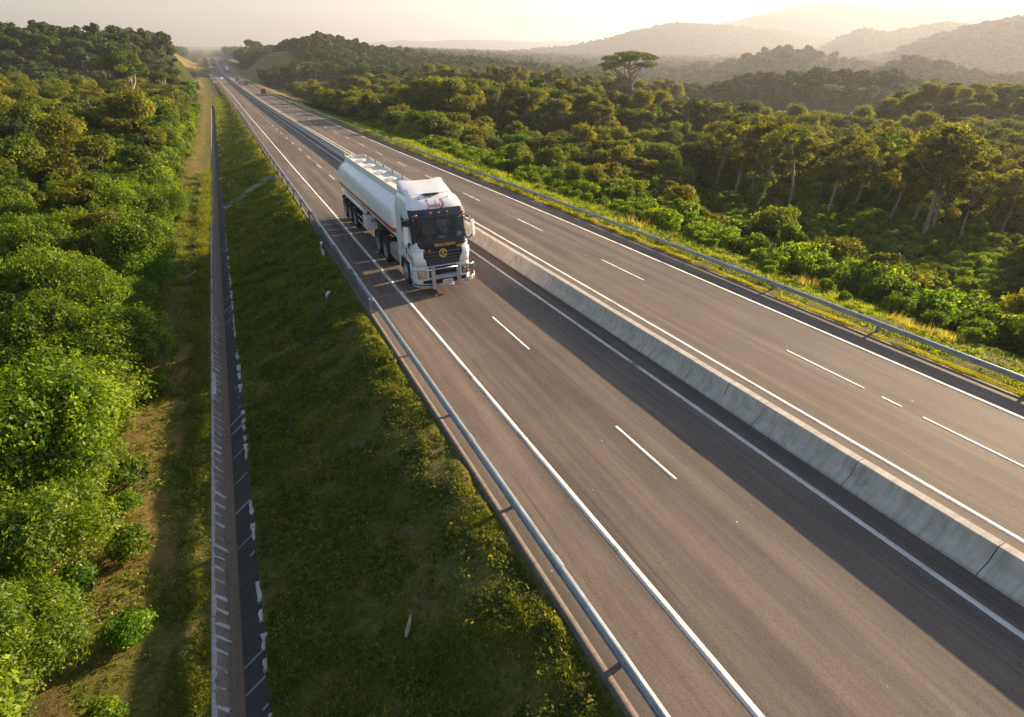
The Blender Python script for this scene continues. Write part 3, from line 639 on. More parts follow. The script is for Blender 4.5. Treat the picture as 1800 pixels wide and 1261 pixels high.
VAR = {}
def make_variant(kind, seed):
    """returns (crown mesh, trunk mesh, height, radius)"""
    g = np.random.default_rng(seed)
    if kind == 'shrub':            # bright leafy shrub close to the camera
        Rr, H = 1.9, 3.0
        P, Nn, t, C, cr = clumps_crown(g, Rr, H, 24000, 26 + int(g.integers(0, 22)), .10, g.uniform(.27, .40), .85, zoff=0.1)
        # sprays sticking out
        ns = 90; sd_ = sph(g, ns); sd_[:, 2] = np.abs(sd_[:, 2]); sp = []; 
        c0 = C[g.integers(0, len(C), ns)]
        for q in range(ns):
            L_ = g.uniform(.45, .85) ; tt = np.linspace(.2, 1, 26)[:, None]; sp.append(c0[q] + (sd_[q] * .6 + np.array([0, 0, .35])) * tt * L_ * 1.2 + g.normal(0, .05, (26, 3)))
        sp = np.concatenate(sp); P = np.concatenate([P, sp]); Nn = np.concatenate([Nn, np.tile([0, 0, 1.], (len(sp), 1))]); t = np.concatenate([t, np.clip(g.normal(.7, .15, len(sp)), 0, 1)])
        V, F, tt = leaves(P, Nn, .105, g, t, .5, .6)
        tv = trunk_np(g, 1.3, .07, C[g.choice(len(C), 9, False)], .2)
        return (V, F, tt), tv, 3.0, 1.9, 'leaf_near', 'bark'
    if kind == 'bush':             # mid distance bush
        Rr, H = 1.6, 2.2
        P, Nn, t, C, cr = clumps_crown(g, Rr, H, 3600, 26, .2, .34, .8, zoff=-.1)
        V, F, tt = leaves(P, Nn, .21, g, t, .55, .6)
        return (V, F, tt), trunk_np(g, 1.0, .06, C[:4], .2), 2.2, 1.6, 'leaf_near', 'darkbark'
    if kind == 'broad':            # round lobed forest tree
        Rr, H, zo = g.uniform(2.3, 3.3), g.uniform(3.2, 5.6), g.uniform(1.4, 2.8)
        P, Nn, t, C, cr = clumps_crown(g, Rr, H, 6500, 16 + int(g.integers(0, 26)), .3, g.uniform(.24, .42), g.uniform(.5, .85), zoff=zo)
        V, F, tt = leaves(P, Nn, .30, g, t, .55, .6)
        return (V, F, tt), trunk_np(g, 4.6, .20, C[g.choice(len(C), 9, False)], .4), 6.8, 2.9, 'leaf_mid', 'darkbark'
    if kind == 'vine':             # column choked with climbers
        Rr, H = 1.5, 6.0
        P, Nn, t, C, cr = clumps_crown(g, Rr, H, 5000, 34, .3, .42, 1.0, zoff=0.2)
        V, F, tt = leaves(P, Nn, .26, g, t, .55, .6, .3)
        return (V, F, tt), trunk_np(g, 5.0, .2, C[:4], .4), 6.2, 1.6, 'leaf_mid', 'darkbark'
    if kind == 'tall':             # pale bare trunk, flat spreading crown high up
        H = 10.0; lean = g.uniform(-1.3, 1.3, 2); C = []
        nc = 40; ang = g.uniform(0, 2 * np.pi, nc); rr_ = np.sqrt(g.random(nc)) * 3.0
        C = np.stack([lean[0] + np.cos(ang) * rr_, lean[1] + np.sin(ang) * rr_, 9.0 - 0.16 * rr_ ** 2 + g.choice([-3.4, -2.2, -1.2, -.4, .3, .6], nc)], -1)
        cr = g.uniform(.45, 1.0, nc); nl = 9500
        k = g.integers(0, nc, nl); dd = sph(g, nl); P = C[k] + dd * (cr[k] * g.uniform(.6, 1.1, nl))[:, None] * np.array([1, 1, .62])
        t = np.clip(.5 + g.normal(0, .24, nc)[k] + g.normal(0, .15, nl), 0, 1)
        V, F, tt = leaves(P, dd * .6 + [0, 0, .8], .27, g, t, .55, .55)
        # some low epicormic sprays on the trunk
        return (V, F, tt), trunk_np(g, 8.4, .17, C[g.choice(nc, 10, False)], .66, lean, .03), 9.6, 2.9, 'leaf_gold', 'bark'
    if kind == 'emergent':
        nc = 46; d_ = sph(g, nc); C = d_ * np.array([3.6, 3.6, 2.3]) * g.uniform(.45, 1, nc)[:, None] + np.array([0, 0, 10.2]); cr = g.uniform(.6, 1.25, nc)
        nl = 12000; k = g.choice(nc, nl, p=cr ** 2 / (cr ** 2).sum()); dd = sph(g, nl); P = C[k] + dd * (cr[k] * g.uniform(.65, 1.08, nl))[:, None] * np.array([1, 1, .62])
        V, F, tt = leaves(P, dd + [0, 0, .5], .28, g, np.clip(.4 + g.normal(0, .14, nc)[k] + g.normal(0, .16, nl), 0, 1), .55, .6)
        return (V, F, tt), trunk_np(g, 9.0, .26, C[g.choice(nc, 14, False)], .62, (.5, .3), .03), 12.6, 4.0, 'leaf_mid', 'bark'
    if kind == 'umbrella':
        nc = 60; ang = g.uniform(0, 2 * np.pi, nc); rr_ = np.sqrt(g.random(nc)) * 4.6
        C = np.stack([np.cos(ang) * rr_, np.sin(ang) * rr_, 8.6 - .045 * rr_ ** 2 + g.choice([0, -1.0, -1.6], nc, p=[.6, .25, .15])], -1)
        nl = 9000; k = g.integers(0, nc, nl); dd = sph(g, nl); P = C[k] + dd * (g.uniform(.6, 1.05, nl) * .95)[:, None] * np.array([1, 1, .32])
        V, F, tt = leaves(P, dd * .4 + [0, 0, 1], .3, g, np.clip(.45 + g.normal(0, .2, nl), 0, 1), .55, .5)
        return (V, F, tt), trunk_np(g, 6.0, .32, C[g.choice(nc, 18, False)], .45), 9.0, 5.0, 'leaf_mid', 'darkbark'
    if kind == 'far':              # hill tree seen from far away
        Rr, H, zo = g.uniform(2.6, 4.8), g.uniform(2.6, 6.4), g.uniform(1.4, 4.5)
        P, Nn, t, C, cr = clumps_crown(g, Rr, H, 700, 6 + int(g.integers(0, 9)), 1.0, g.uniform(.32, .52), .7, zoff=zo)
        V, F, tt = leaves(P, Nn, 1.05, g, t, .7, .45)
        return (V, F, tt), trunk_np(g, 4.5, .25, [], .4), 7.6, 4.0, 'leaf_far', 'darkbark'
def variants(kind, n, mat=None):
    out = []
    for s in range(n):
        (V, F, t), (tv, tf), h, r, lm, bk = make_variant(kind, 100 + 17 * s + sum(map(ord, kind)))
        lm = mat or lm
        cm = np_data('crown', V, F, [M[lm]], True, tint=t)
        tm = np_data('trunk', tv, tf, [M[bk]], True, tint=np.full(len(tv), .5))
        both = None
        if kind == 'far':
            Va = np.concatenate([V, tv]); Fa = np.concatenate([F, tf + len(V)])
            both = np_data('tree', Va, Fa, [M[lm], M[bk]], True, tint=np.concatenate([t, np.full(len(tv), .5)]), mat_idx=np.concatenate([np.zeros(len(F)), np.ones(len(tf))]))
        out.append((cm, tm, h, r, both))
    return out
VAR = {'shrub': variants('shrub', 4), 'bush': variants('bush', 5), 'broad': variants('broad', 7), 'vine': variants('vine', 2),
       'tall': variants('tall', 5), 'umbrella': variants('umbrella', 1), 'emergent': variants('emergent', 2), 'far': variants('far', 7)}
VAR['broad_gold'] = [(a, b, c, d, e) for a, b, c, d, e in variants('broad', 4, 'leaf_gold')]

def plant(kind, name, X, Y, s, label, cat, group=None, k=None, z=None, sz=None, rz=None):
    vs_ = VAR[kind]; cm, tm, h, r, both = vs_[random.randrange(len(vs_)) if k is None else k % len(vs_)]
    zz = float(land(X, Y)) if z is None else z
    u_ = X - float(xr(Y))
    if u_ > 24 and sz is None:        # the woods right of the road stay low enough for the evening sun to reach it
        top = float(zr(Y)) + max(.25 * (u_ - 33.5), .12 * (u_ - 24.5)) - .3 - zz
        if s * h > top: s = max(.25, top / h) * random.uniform(.85, 1.0)
    o = empty(name, (X, Y, zz), random.uniform(0, 6.28) if rz is None else rz); o.scale = (s, s, s if sz is None else sz)
    c = link('crown', cm, o); t = link('trunk', tm, o)
    tag(o, label, cat, group); return o, c

# palms, every frond a part
def frond_data(g):
    n = 15; L_ = 2.6; t = np.linspace(0, 1, n); x = L_ * (t - .12 * t ** 2); z = 1.3 * t - 2.0 * t ** 2
    sp = np.stack([x, 0 * x, z], -1); tv, tf = tube_np(sp, np.linspace(.035, .01, n), 4); V = [tv]; F = [tf]; o = len(tv)
    for q in np.linspace(.15, 1, 34):
        p = np.array([np.interp(q, t, x), 0, np.interp(q, t, z)]); ll = .75 * math.sin(math.pi * min(1, q * .85 + .12)) + .12
        for s in (-1, 1):
            d = np.array([.45, s * .8, -.45 - .3 * g.random()]); d /= np.linalg.norm(d); w = np.array([.05, 0, .0])
            V.append(np.array([p - w, p + w, p + d * ll * .6 + w, p + d * ll])); F.append(np.array([[0, 1, 2, 3]]) + o); o += 4
    V = np.concatenate(V); return np_data('frond', V, np.concatenate(F), [M['leaf_palm']], True, tint=np.clip(.5 + g.normal(0, .2, len(V)), 0, 1))
_fr = [frond_data(np.random.default_rng(s)) for s in (1, 2, 3)]
_pt = {}
def palm(X, Y, h, s, label, group):
    g = np.random.default_rng(int(X * 7 + Y * 13) & 0xffff); o = empty('palm_tree', (X, Y, float(land(X, Y))), random.uniform(0, 6), s); tag(o, label, 'palm', group)
    kh = round(h)
    if kh not in _pt:
        tv, tf = tube_np(curve_pts((0, 0, -.5), (0, 0, kh), g, .03, 7), np.linspace(.24, .16, 7), 7); _pt[kh] = np_data('trunk', tv, tf, [M['darkbark']], True)
    link('trunk', _pt[kh], o)
    for q in range(15):
        f = link('frond', _fr[q % 3], o); f.location = (0, 0, kh - .05)
        f.rotation_euler = (g.uniform(-.2, .2), g.uniform(-.85, .45) if q > 4 else g.uniform(-.2, .5), q * 2.4 + g.uniform(-.2, .2))

# ---- where things stand
taken = []
def free(X, Y, r):
    for a, b, c in taken:
        if (X - a) ** 2 + (Y - b) ** 2 < (r + c) ** 2: return False
    return True

# named landmark trees first
def bare_tree(X, Y, H, label, r0=.16, seed=3):
    g = np.random.default_rng(seed); o = empty('bare_tree', (X, Y, float(land(X, Y)))); tag(o, label, 'tree')
    tg = [np.array([g.uniform(-1, 1) * H * .22, g.uniform(-1, 1) * H * .12, H * g.uniform(.85, 1.05)]) for _ in range(6)]
    V, F = trunk_np(g, H * .72, r0, tg, .55, (0, 0), .03); link('trunk', np_data('trunk', V, F, [M['bark']], True), o); taken.append((X, Y, 1.0)); return o
def lm(px, py): X, Y, Z = ground_at(px, py); return X, Y
def height_for(X, Y, py_top, px):
    """how tall a tree at X, Y must be to reach that line of sight"""
    v = pix_ray(px, py_top); return CAM_H + v[2] / math.hypot(v[0], v[1]) * math.hypot(X, Y) - float(land(X, Y))
X, Y = lm(244, 212); h = height_for(X, Y, 86, 236); plant('emergent', 'emergent_tree', X, Y, h / 12.6, 'tall emergent tree with a wide dark crown and bare pale trunk above the left forest', 'tree', k=0); taken.append((X, Y, 3))
LMH = [('big', X, Y, h)]
for q, (px, py, pt, lab) in enumerate([(48, 300, 205, 'tall tree with rounded crown and pale trunk at the far left of the forest'), (110, 235, 150, 'tall tree with pale trunk left of the leafless forked tree'), (14, 200, 140, 'tall crowned tree at the left edge of the photo, in the forest'), (292, 180, 122, 'slim tall tree near the ditch end of the left forest'), (205, 215, 150, 'tall tree with dense crown just left of the emergent tree'), (40, 440, 300, 'young tree with golden crown and slender pale trunk above the near left shrubs')]):
    X, Y = lm(px, py); h = height_for(X, Y, pt, px); plant('emergent', 'tall_forest_tree', X, Y, h / 12.6, lab, 'tree', k=q); taken.append((X, Y, 1.5))
X, Y = lm(168, 262); bare_tree(X, Y, height_for(X, Y, 170, 160), 'leafless pale forked tree rising out of the left forest', .2, 5)
X, Y = lm(78, 575); bare_tree(X, Y, 3.6, 'thin pale leafless trunk in a dark gap of the left shrubs', .10, 8)
X, Y = 62.0, 62.0
X, Y = lm(875, 236); bare_tree(X, Y, height_for(X, Y, 150, 878), 'thin bare grey tree with a few side branches in the right forest', .12, 9)
X, Y = lm(1100, 190); h = height_for(X, Y, 88, 1100); plant('umbrella', 'umbrella_tree', X, Y, h / 9.0, 'umbrella shaped tree with layered crown above the right forest', 'tree', k=0, rz=1.0); taken.append((X, Y, 3))
TALL = [(1290, 345, 212), (1312, 350, 225), (1360, 345, 218), (1430, 348, 228), (1466, 330, 222), (1498, 372, 232), (1522, 360, 226), (1545, 372, 245), (1622, 415, 236), (1637, 412, 240), (1640, 360, 232), (1690, 425, 305), (1735, 395, 280), (1770, 370, 250), (1795, 400, 270), (1345, 330, 205), (1400, 325, 205), (1580, 350, 232), (1260, 330, 215), (1480, 300, 205), (1790, 330, 236), (1710, 340, 240), (1325, 372, 232), (1385, 365, 225), (1450, 385, 240), (1560, 392, 238), (1600, 400, 250), (1665, 390, 245), (1755, 420, 262), (1530, 330, 215), (1610, 340, 222), (1740, 350, 235)]
STAND = []
for q, (px, py, pt) in enumerate(TALL):
    X, Y = lm(px, py); h = height_for(X, Y, pt, px); h = min(h, float(zr(Y)) + .25 * (X - 27) - float(land(X, Y))) * (1, .86, 1.06, .93, .8, 1.0)[q % 6]; STAND.append((math.atan2(X, Y), math.hypot(X, Y)))
    lab = 'slender pale trunked tree with flat golden crown in the stand on the right' if q != 11 else 'pale trunked tree standing apart in front of the stand on the right'
    plant('tall', 'tall_tree', X, Y, h / 9.6, lab, 'tree', 'pale trunked trees in the stand on the right' if q != 11 else None, k=q, sz=h / 9.6); taken.append((X, Y, 0.8))
for px, py, h in [(905, 262, 3), (940, 262, 3), (965, 250, 4), (890, 250, 4), (925, 240, 4), (1000, 262, 3), (1210, 235, 3), (1235, 240, 3), (1190, 245, 2), (1140, 268, 2), (700, 215, 3), (1255, 250, 2), (1450, 250, 3)]:
    X, Y = lm(px, py); palm(X, Y, h + 2, 1.35, 'palm with arching feathery fronds among the trees of the right forest', 'palms in the right forest'); taken.append((X, Y, .6))
for px, py in [(330, 178), (318, 172), (345, 166)]:
    X, Y = lm(px, py); palm(X, Y, 2, 1.7, 'palm with arching fronds at the right end of the left forest', 'palms at the edge of the left forest'); taken.append((X, Y, .6))
X, Y = lm(1618, 540); plant('tall', 'small_tree', X, Y, .36, 'small solitary tree with pale trunk at the front of the right woods', 'tree', k=2); taken.append((X, Y, .8))

MARKS = []
for o in bpy.data.objects:
    if o.name.split('.')[0] in ('bare_tree', 'emergent_tree', 'umbrella_tree', 'palm_tree', 'tall_forest_tree'):
        MARKS.append((math.atan2(o.location.x, o.location.y), math.hypot(o.location.x, o.location.y), 30 if o.name.startswith('em') or o.name.startswith('bare') else 12))
def hides_mark(X, Y):
    a, r = math.atan2(X, Y), math.hypot(X, Y)
    return any(abs(t[0] - a) < 2.4 / t[1] + .004 and t[1] - t[2] < r < t[1] + 1 and t[1] > 40 for t in MARKS)
def before_stand(X, Y):
    a, r = math.atan2(X, Y), math.hypot(X, Y); best = min(STAND, key=lambda t: abs(t[0] - a))
    return abs(best[0] - a) < .05 and r < best[1] + 2.5 and X - float(xr(Y)) > 39
def scatter(x0, x1, y0, y1, step, cond, jit=.45):
    out = []
    y = y0
    while y < y1:
        x = x0
        while x < x1:
            X, Y = x + random.uniform(-jit, jit) * step, y + random.uniform(-jit, jit) * step
            if cond(X, Y): out.append((X, Y))
            x += step
        y += step * .9
    return out
AZ0, AZ1 = R(-27), R(80)
def seen(X, Y, pad=0): a = math.atan2(X, Y); return AZ0 < a < AZ1 or (math.hypot(X, Y) < 34 and Y > -3 and a < AZ1)
# bright shrubs left of the track
pts = scatter(-24, -5.6, 0.0, 62, 1.7, lambda X, Y: seen(X, Y) and X < -5.55 - .4 * math.sin(Y * .35 + 1) + (.5 if Y > 35 else 0))
pts.sort(key=lambda p: math.hypot(*p))
GROUP_L = 'leafy shrubs left of the drainage ditch'
for (X, Y) in pts:
    e = -5.55 - X; s = random.choice([.6, .75, .9, 1.1, 1.3]) * (1 if e > .8 else .8)
    if random.random() < .06: continue
    zone_ = 'bottom left corner' if Y < 12 else ('left, beside the near ditch' if Y < 25 else ('left, level with the truck' if Y < 45 else 'left, before the tall forest'))
    edge_ = 'at the open edge' if e < 1.2 else 'inside'
    lab = f'bright leafy shrub {edge_} of the thicket at {zone_}'; GROUP_L = f'leafy shrubs {edge_} of the thicket, {zone_}'
    if random.random() < .05: continue
    if e > 1.5 and Y > 27 and random.random() < .22:
        kd = random.choice(['broad', 'broad_gold', 'broad', 'vine']); plant(kd, 'young_tree', X, Y, random.uniform(.5, .72), f'dark young tree with small leaves rising inside the thicket at {zone_}', 'tree', f'young trees inside the thicket, {zone_}'); taken.append((X, Y, .8)); continue
    plant('shrub', 'leafy_shrub', X, Y, s, lab, 'shrub', GROUP_L, sz=s * random.uniform(.75, 1.25))
    taken.append((X, Y, .5))
# low weeds along the track
for (X, Y) in scatter(-8, -4.4, 8, 70, 1.6, lambda X, Y: X < -4.9 - .5 * math.sin(Y * .35 + .4)):
    if random.random() < .5: plant('bush', 'low_bush', X, Y, random.uniform(.25, .5), 'low green bush at the edge of the dirt track left of the ditch', 'shrub', 'low bushes beside the dirt track')
# bushes at the forest edge left of the track, further on
for (X, Y) in scatter(-13, -5.8, 58, 250, 2.3, lambda X, Y: X < -6.0 - .004 * Y):
    if random.random() < .8: plant('bush', 'forest_edge_bush', X, Y, random.uniform(.6, 1.3), 'green bush at the edge of the left forest beside the ditch track', 'shrub', 'bushes at the edge of the left forest')
# forest trees
TREES = []
for (X, Y) in scatter(-120, -8, 60, 330, 3.9, lambda X, Y: seen(X, Y) and X < -8.5 - .005 * Y): TREES.append((X, Y, 'L'))
# right verge bushes
for (X, Y) in scatter(28.4, 38, -4, 150, 1.8, lambda X, Y: seen(X, Y) and X > 28.4 + .9 * math.sin(Y * .21) + (1.2 if Y > 60 else 0)):
    if random.random() < .74:
        s = random.uniform(.5, 1.0) * (.75 if X < 30.5 else 1.4)
        where = ('first row behind the right guardrail' if X < 30.6 else 'back rows before the right woods') + (', near end' if Y < 20 else (', level with the truck' if Y < 50 else (', beyond the truck' if Y < 90 else ', far end')))
        plant('bush', 'roadside_bush', X, Y, s, 'sunlit green bush in the ' + where, 'shrub', 'bushes ' + ('at the front ' if X < 30.6 else 'at the back ') + ('of the near verge' if Y < 20 else ('of the verge level with the truck' if Y < 50 else ('of the verge beyond the truck' if Y < 90 else 'of the far verge'))))
for (X, Y) in scatter(35, 60, -10, 330, 3.7, lambda X, Y: seen(X, Y)) + scatter(60, 230, -10, 330, 4.7, lambda X, Y: seen(X, Y)):
    if random.random() < .93: TREES.append((X, Y, 'R'))
def open_land(X, Y):
    u = X - float(xr(Y))
    if 330 < Y < 450 and 26 < u < 78: return True
    if 560 < Y < 800 and 26 < u < 76: return True
    if 620 < Y < 1150 and -46 < u < 0: return True
    return False
TREES.sort(key=lambda p: math.hypot(p[0], p[1]))
n_ind = 0; rest = []
WORD = {'broad': 'green', 'broad_gold': 'golden green'}
for (X, Y, side) in TREES:
    r = math.hypot(X, Y)
    if open_land(X, Y) or not free(X, Y, .4) or before_stand(X, Y) or hides_mark(X, Y): continue
    if n_ind >= 340: rest.append((X, Y, side)); continue
    n_ind += 1
    dist = 'nearest part' if r < 55 else ('middle' if r < 85 else 'far part')
    if side == 'L':
        kind = random.choice(['broad', 'broad', 'broad_gold', 'broad', 'vine'] if r < 170 else ['broad']); s = random.choice([.5, .6, .7, .85, 1.05]) * (.8 if X > -14 else 1)
    else:
        kind = random.choice(['broad', 'broad', 'vine', 'broad_gold', 'broad_gold', 'broad']); s = random.uniform(.5, .8) if X < 46 else random.choice([.5, .7, .85, .95, 1.05, 1.15]) * (1 if X > 60 else .75)
    fr = 'left forest' if side == 'L' else 'right forest'; big = 'large' if s > .8 else 'small'
    if kind == 'vine': plant(kind, 'climber_tree', X, Y, s, f'{big} narrow tree wrapped in climbing leaves in the {dist} of the {fr}', 'tree', f'{big} climber covered trees, {dist} of the {fr}')
    else: plant(kind, 'broadleaf_tree', X, Y, s, f'{big} {WORD[kind]} round crowned tree in the {dist} of the {fr}', 'tree', f'{big} {WORD[kind]} trees, {dist} of the {fr}')
# a few far single trees that carry the distant kinds
FAR = []
for q, (px, py) in enumerate([(272, 72), (181, 66), (445, 86), (520, 74), (40, 62)]):
    X, Y, Z = ground_at(px, py + 6); o = link('hill_tree', VAR['far'][q][4]); o.location = (X, Y, Z); o.rotation_euler.z = q; o.scale = (1.1, 1.1, 1.3)
    tag(o, ['lone round tree on the crest of the left hill', 'round tree on the crest left of the lone tree', 'spreading tree at the left shoulder of the hill right of the road', 'round tree near the summit of the hill right of the road', 'round tree at the far left end of the left hill crest'][q], 'tree'); FAR.append(o)
mids = [o for o in bpy.data.objects if o.name.startswith('crown') and o.parent and o.parent.name.startswith('broadleaf_tree')]
seen_m = {}; 
for o in mids: seen_m.setdefault(o.data.name, o)
MID = list(seen_m.values())[:8]

def instancer(name, P, S, Rz, srcs, label_kind='stuff', K=None):
    me = bpy.data.meshes.new(name); me.vertices.add(len(P)); me.vertices.foreach_set('co', np.asarray(P, np.float32).ravel())
    a = me.attributes.new('sc', 'FLOAT_VECTOR', 'POINT'); a.data.foreach_set('vector', np.asarray(S, np.float32).ravel())
    a = me.attributes.new('rz', 'FLOAT', 'POINT'); a.data.foreach_set('value', np.asarray(Rz, np.float32))
    a = me.attributes.new('kk', 'INT', 'POINT'); a.data.foreach_set('value', np.asarray(K if K is not None else rng.integers(0, len(srcs), len(P)), np.int32))
    o = bpy.data.objects.new(name, me); COL.objects.link(o); o['kind'] = label_kind
    ng = bpy.data.node_groups.new(name, 'GeometryNodeTree'); ng.interface.new_socket('Geometry', in_out='INPUT', socket_type='NodeSocketGeometry'); ng.interface.new_socket('Geometry', in_out='OUTPUT', socket_type='NodeSocketGeometry')
    gi = ng.nodes.new('NodeGroupInput'); go = ng.nodes.new('NodeGroupOutput'); jn = ng.nodes.new('GeometryNodeJoinGeometry')
    for s in srcs[::-1]:
        oi = ng.nodes.new('GeometryNodeObjectInfo'); oi.transform_space = 'ORIGINAL'; oi.inputs['Object'].default_value = s; oi.inputs['As Instance'].default_value = True
        ng.links.new(oi.outputs['Geometry'], jn.inputs[0])
    ip = ng.nodes.new('GeometryNodeInstanceOnPoints'); ip.inputs['Pick Instance'].default_value = True
    def attr(nm, ty, sock='Attribute'):
        n = ng.nodes.new('GeometryNodeInputNamedAttribute'); n.data_type = ty; n.inputs['Name'].default_value = nm; return n.outputs[0]
    cx = ng.nodes.new('ShaderNodeCombineXYZ'); ng.links.new(attr('rz', 'FLOAT'), cx.inputs['Z'])
    ng.links.new(gi.outputs[0], ip.inputs['Points']); ng.links.new(jn.outputs[0], ip.inputs['Instance']); ng.links.new(attr('kk', 'INT'), ip.inputs['Instance Index'])
    ng.links.new(cx.outputs[0], ip.inputs['Rotation']); ng.links.new(attr('sc', 'FLOAT_VECTOR'), ip.inputs['Scale'])
    ng.links.new(ip.outputs[0], go.inputs[0]); md = o.modifiers.new('scatter', 'NODES'); md.node_group = ng
    return o
P = np.array([(x, y, float(land(x, y))) for x, y, s in rest]); s = rng.uniform(.7, 1.25, len(P))
instancer('forest', P, np.stack([s, s, s * rng.uniform(.85, 1.15, len(P))], -1), rng.uniform(0, 6.28, len(P)), MID)
BUSH = []
for o in bpy.data.objects:
    if o.name.startswith('crown') and o.parent and o.parent.name.startswith('roadside_bush') and o.data.name not in [q.data.name for q in BUSH]: BUSH.append(o)
US = scatter(35, 150, -8, 200, 2.6, lambda X, Y: seen(X, Y)) + scatter(36, 80, -8, 70, 1.7, before_stand) + scatter(-60, -8, 60, 240, 2.8, lambda X, Y: seen(X, Y))
P = np.array([(x, y, float(land(x, y)) - .2) for x, y in US]); s = rng.uniform(.7, 1.6, len(P)); s = np.where(P[:, 0] > 0, np.minimum(s, .35 + (P[:, 0] - 33) * .10), s); s = np.where([before_stand(x, y) for x, y in US], np.minimum(s, rng.uniform(.3, .62, len(s))), s)
instancer('undergrowth', P, np.stack([s, s, s * rng.uniform(.8, 1.3, len(P))], -1), rng.uniform(0, 6.28, len(P)), BUSH)
# woods on the hills
def band(r0, r1, step):
    n = int(0.5 * (r1 ** 2 - r0 ** 2) * (AZ1 - AZ0) / step ** 2); r = np.sqrt(rng.uniform(r0 ** 2, r1 ** 2, n)); a = rng.uniform(AZ0, AZ1, n)
    X, Y = r * np.sin(a), r * np.cos(a); u = X - xr(Y)
    ok = (u < -8 - .02 * Y) | (u > 33 + .012 * Y)
    ok &= ~((Y > 330) & (Y < 450) & (u > 24) & (u < 78)); ok &= ~((Y > 560) & (Y < 800) & (u > 26) & (u < 76)); ok &= ~((Y > 620) & (Y < 1100) & (u > -46) & (u < 10)); ok &= ~((Y > 1100) & (Y < 1550) & (np.abs(u - 10) < 120))
    if r0 < 330: ok &= (Y > 330) | (u > 230) | (u < -120) | ((u < 0) & (Y < 62) & (r > 70))
    X, Y = X[ok], Y[ok]; return np.stack([X, Y, land(X, Y)], -1)
B = [(band(70, 330, 4.6), .72), (band(330, 900, 5.4), .95), (band(900, 3600, 13.0), 2.0)]
P = np.concatenate([b for b, _ in B]); s = np.concatenate([np.full(len(b), k) for b, k in B]) * rng.uniform(.6, 1.3, len(P))
instancer('hill_forest', P, np.stack([s, s, s * rng.uniform(.7, 1.1, len(P))], -1), rng.uniform(0, 6.28, len(P)), FAR)

# ------------------------------------------------------------------ grass
def blades(P, h, w, g, t, lean=.5):
    n = len(P); a = g.uniform(0, 6.28, n); d = np.stack([np.cos(a), np.sin(a), 0 * a], -1); s = np.stack([-np.sin(a), np.cos(a), 0 * a], -1)
    hh = (h * g.uniform(.5, 1.4, n))[:, None]; ww = (w * np.ones(n))[:, None]
    tip = P + np.array([0, 0, 1]) * hh + d * hh * g.uniform(0, lean, n)[:, None]
    V = np.stack([P - s * ww, P + s * ww, tip], 1).reshape(-1, 3); return V, np.arange(3 * n).reshape(-1, 3), np.repeat(t, 3)
def grass_patch(name, u0, u1, y0, y1, n, h, w, mat, zf, dens=None, per=7, spread=.10, tmean=.45):
    g = np.random.default_rng(len(name) * 7 + n); u = g.uniform(u0, u1, n)
    yy = y0 * (y1 / y0) ** g.random(n) if y0 > 0 else g.uniform(y0, y1, n)
    if dens is not None: k = dens(u, yy) > g.random(n); u, yy = u[k], yy[k]
    n = len(u); big = np.clip(1 + fbm(u, yy, 1.1, 3, 11) * .6, .4, 2.2)
    U = np.repeat(u, per) + g.normal(0, spread, n * per); Y_ = np.repeat(yy, per) + g.normal(0, spread, n * per); sc = np.repeat(big * np.clip(yy / 18, .8, 4), per)
    U = np.clip(U, u0, u1)
    P = np.stack([U + xr(Y_), Y_, zf(U, Y_)], -1); t = np.clip(np.repeat(tmean + g.normal(0, .15, n), per) + g.normal(0, .12, n * per), 0, 1)
    V, F, tt = blades(P, h * sc, w * np.sqrt(sc), g, t, 1.1)
    o = link(name, np_data(name, V, F, [M[mat]], False, tint=tt)); o['kind'] = 'stuff'; return o
bankz = lambda u, y: zr(y) + corridor(u, y) - .01 + fbm(u + xr(y), y, 1.3, 4, 3) * .09 * (u < 4.5)
patchy = lambda u, y: np.clip(.62 + fbm(u, y, 1.3, 4, 21) * .8, .22, 1)
grass_patch('bank_grass', -1.70, 4.44, 4.5, 60, 45000, .075, .014, 'grass', bankz, patchy, 7, .06, .42)
grass_patch('bank_grass', -1.70, 4.44, 50, 320, 14000, .07, .02, 'grass', bankz, patchy, 5, .15, .45)
grass_patch('dry_bank_grass', -1.7, 4.44, 4.5, 60, 12000, .06, .010, 'straw', bankz, lambda u, y: np.clip(.3 - fbm(u, y, 1.6, 3, 21), 0, 1), 6, .08, .3)
trackz = lambda u, y: land(u + xr(y), y) + .04
grass_patch('ditch_side_grass', -3.9, -3.0, 6, 90, 9000, .12, .012, 'grass', trackz, None, 7, .05, .5)
grass_patch('track_grass', -7.0, -3.8, 6, 80, 9000, .09, .012, 'grass', trackz, lambda u, y: np.clip(.25 + fbm(u, y, 1.3, 3, 31) * .8, .03, 1), 7, .07, .55)
vz = lambda u, y: land(u + xr(y), y) + .02
grass_patch('verge_grass', 24.3, 24.75, 3, 160, 9000, .07, .016, 'grass', vz, None, 6, .05, .8)
grass_patch('verge_grass', 25.0, 32, 3, 160, 26000, .10, .02, 'grass', vz, lambda u, y: np.clip(.6 + fbm(u, y, 2.2, 3, 41) * .8, .1, 1), 6, .10, .75)
grass_patch('verge_straw', 27.0, 30, 12, 40, 900, .30, .014, 'straw', vz, lambda u, y: np.clip(fbm(u, y, 3, 2, 51), 0, 1), 14, .12, .6)

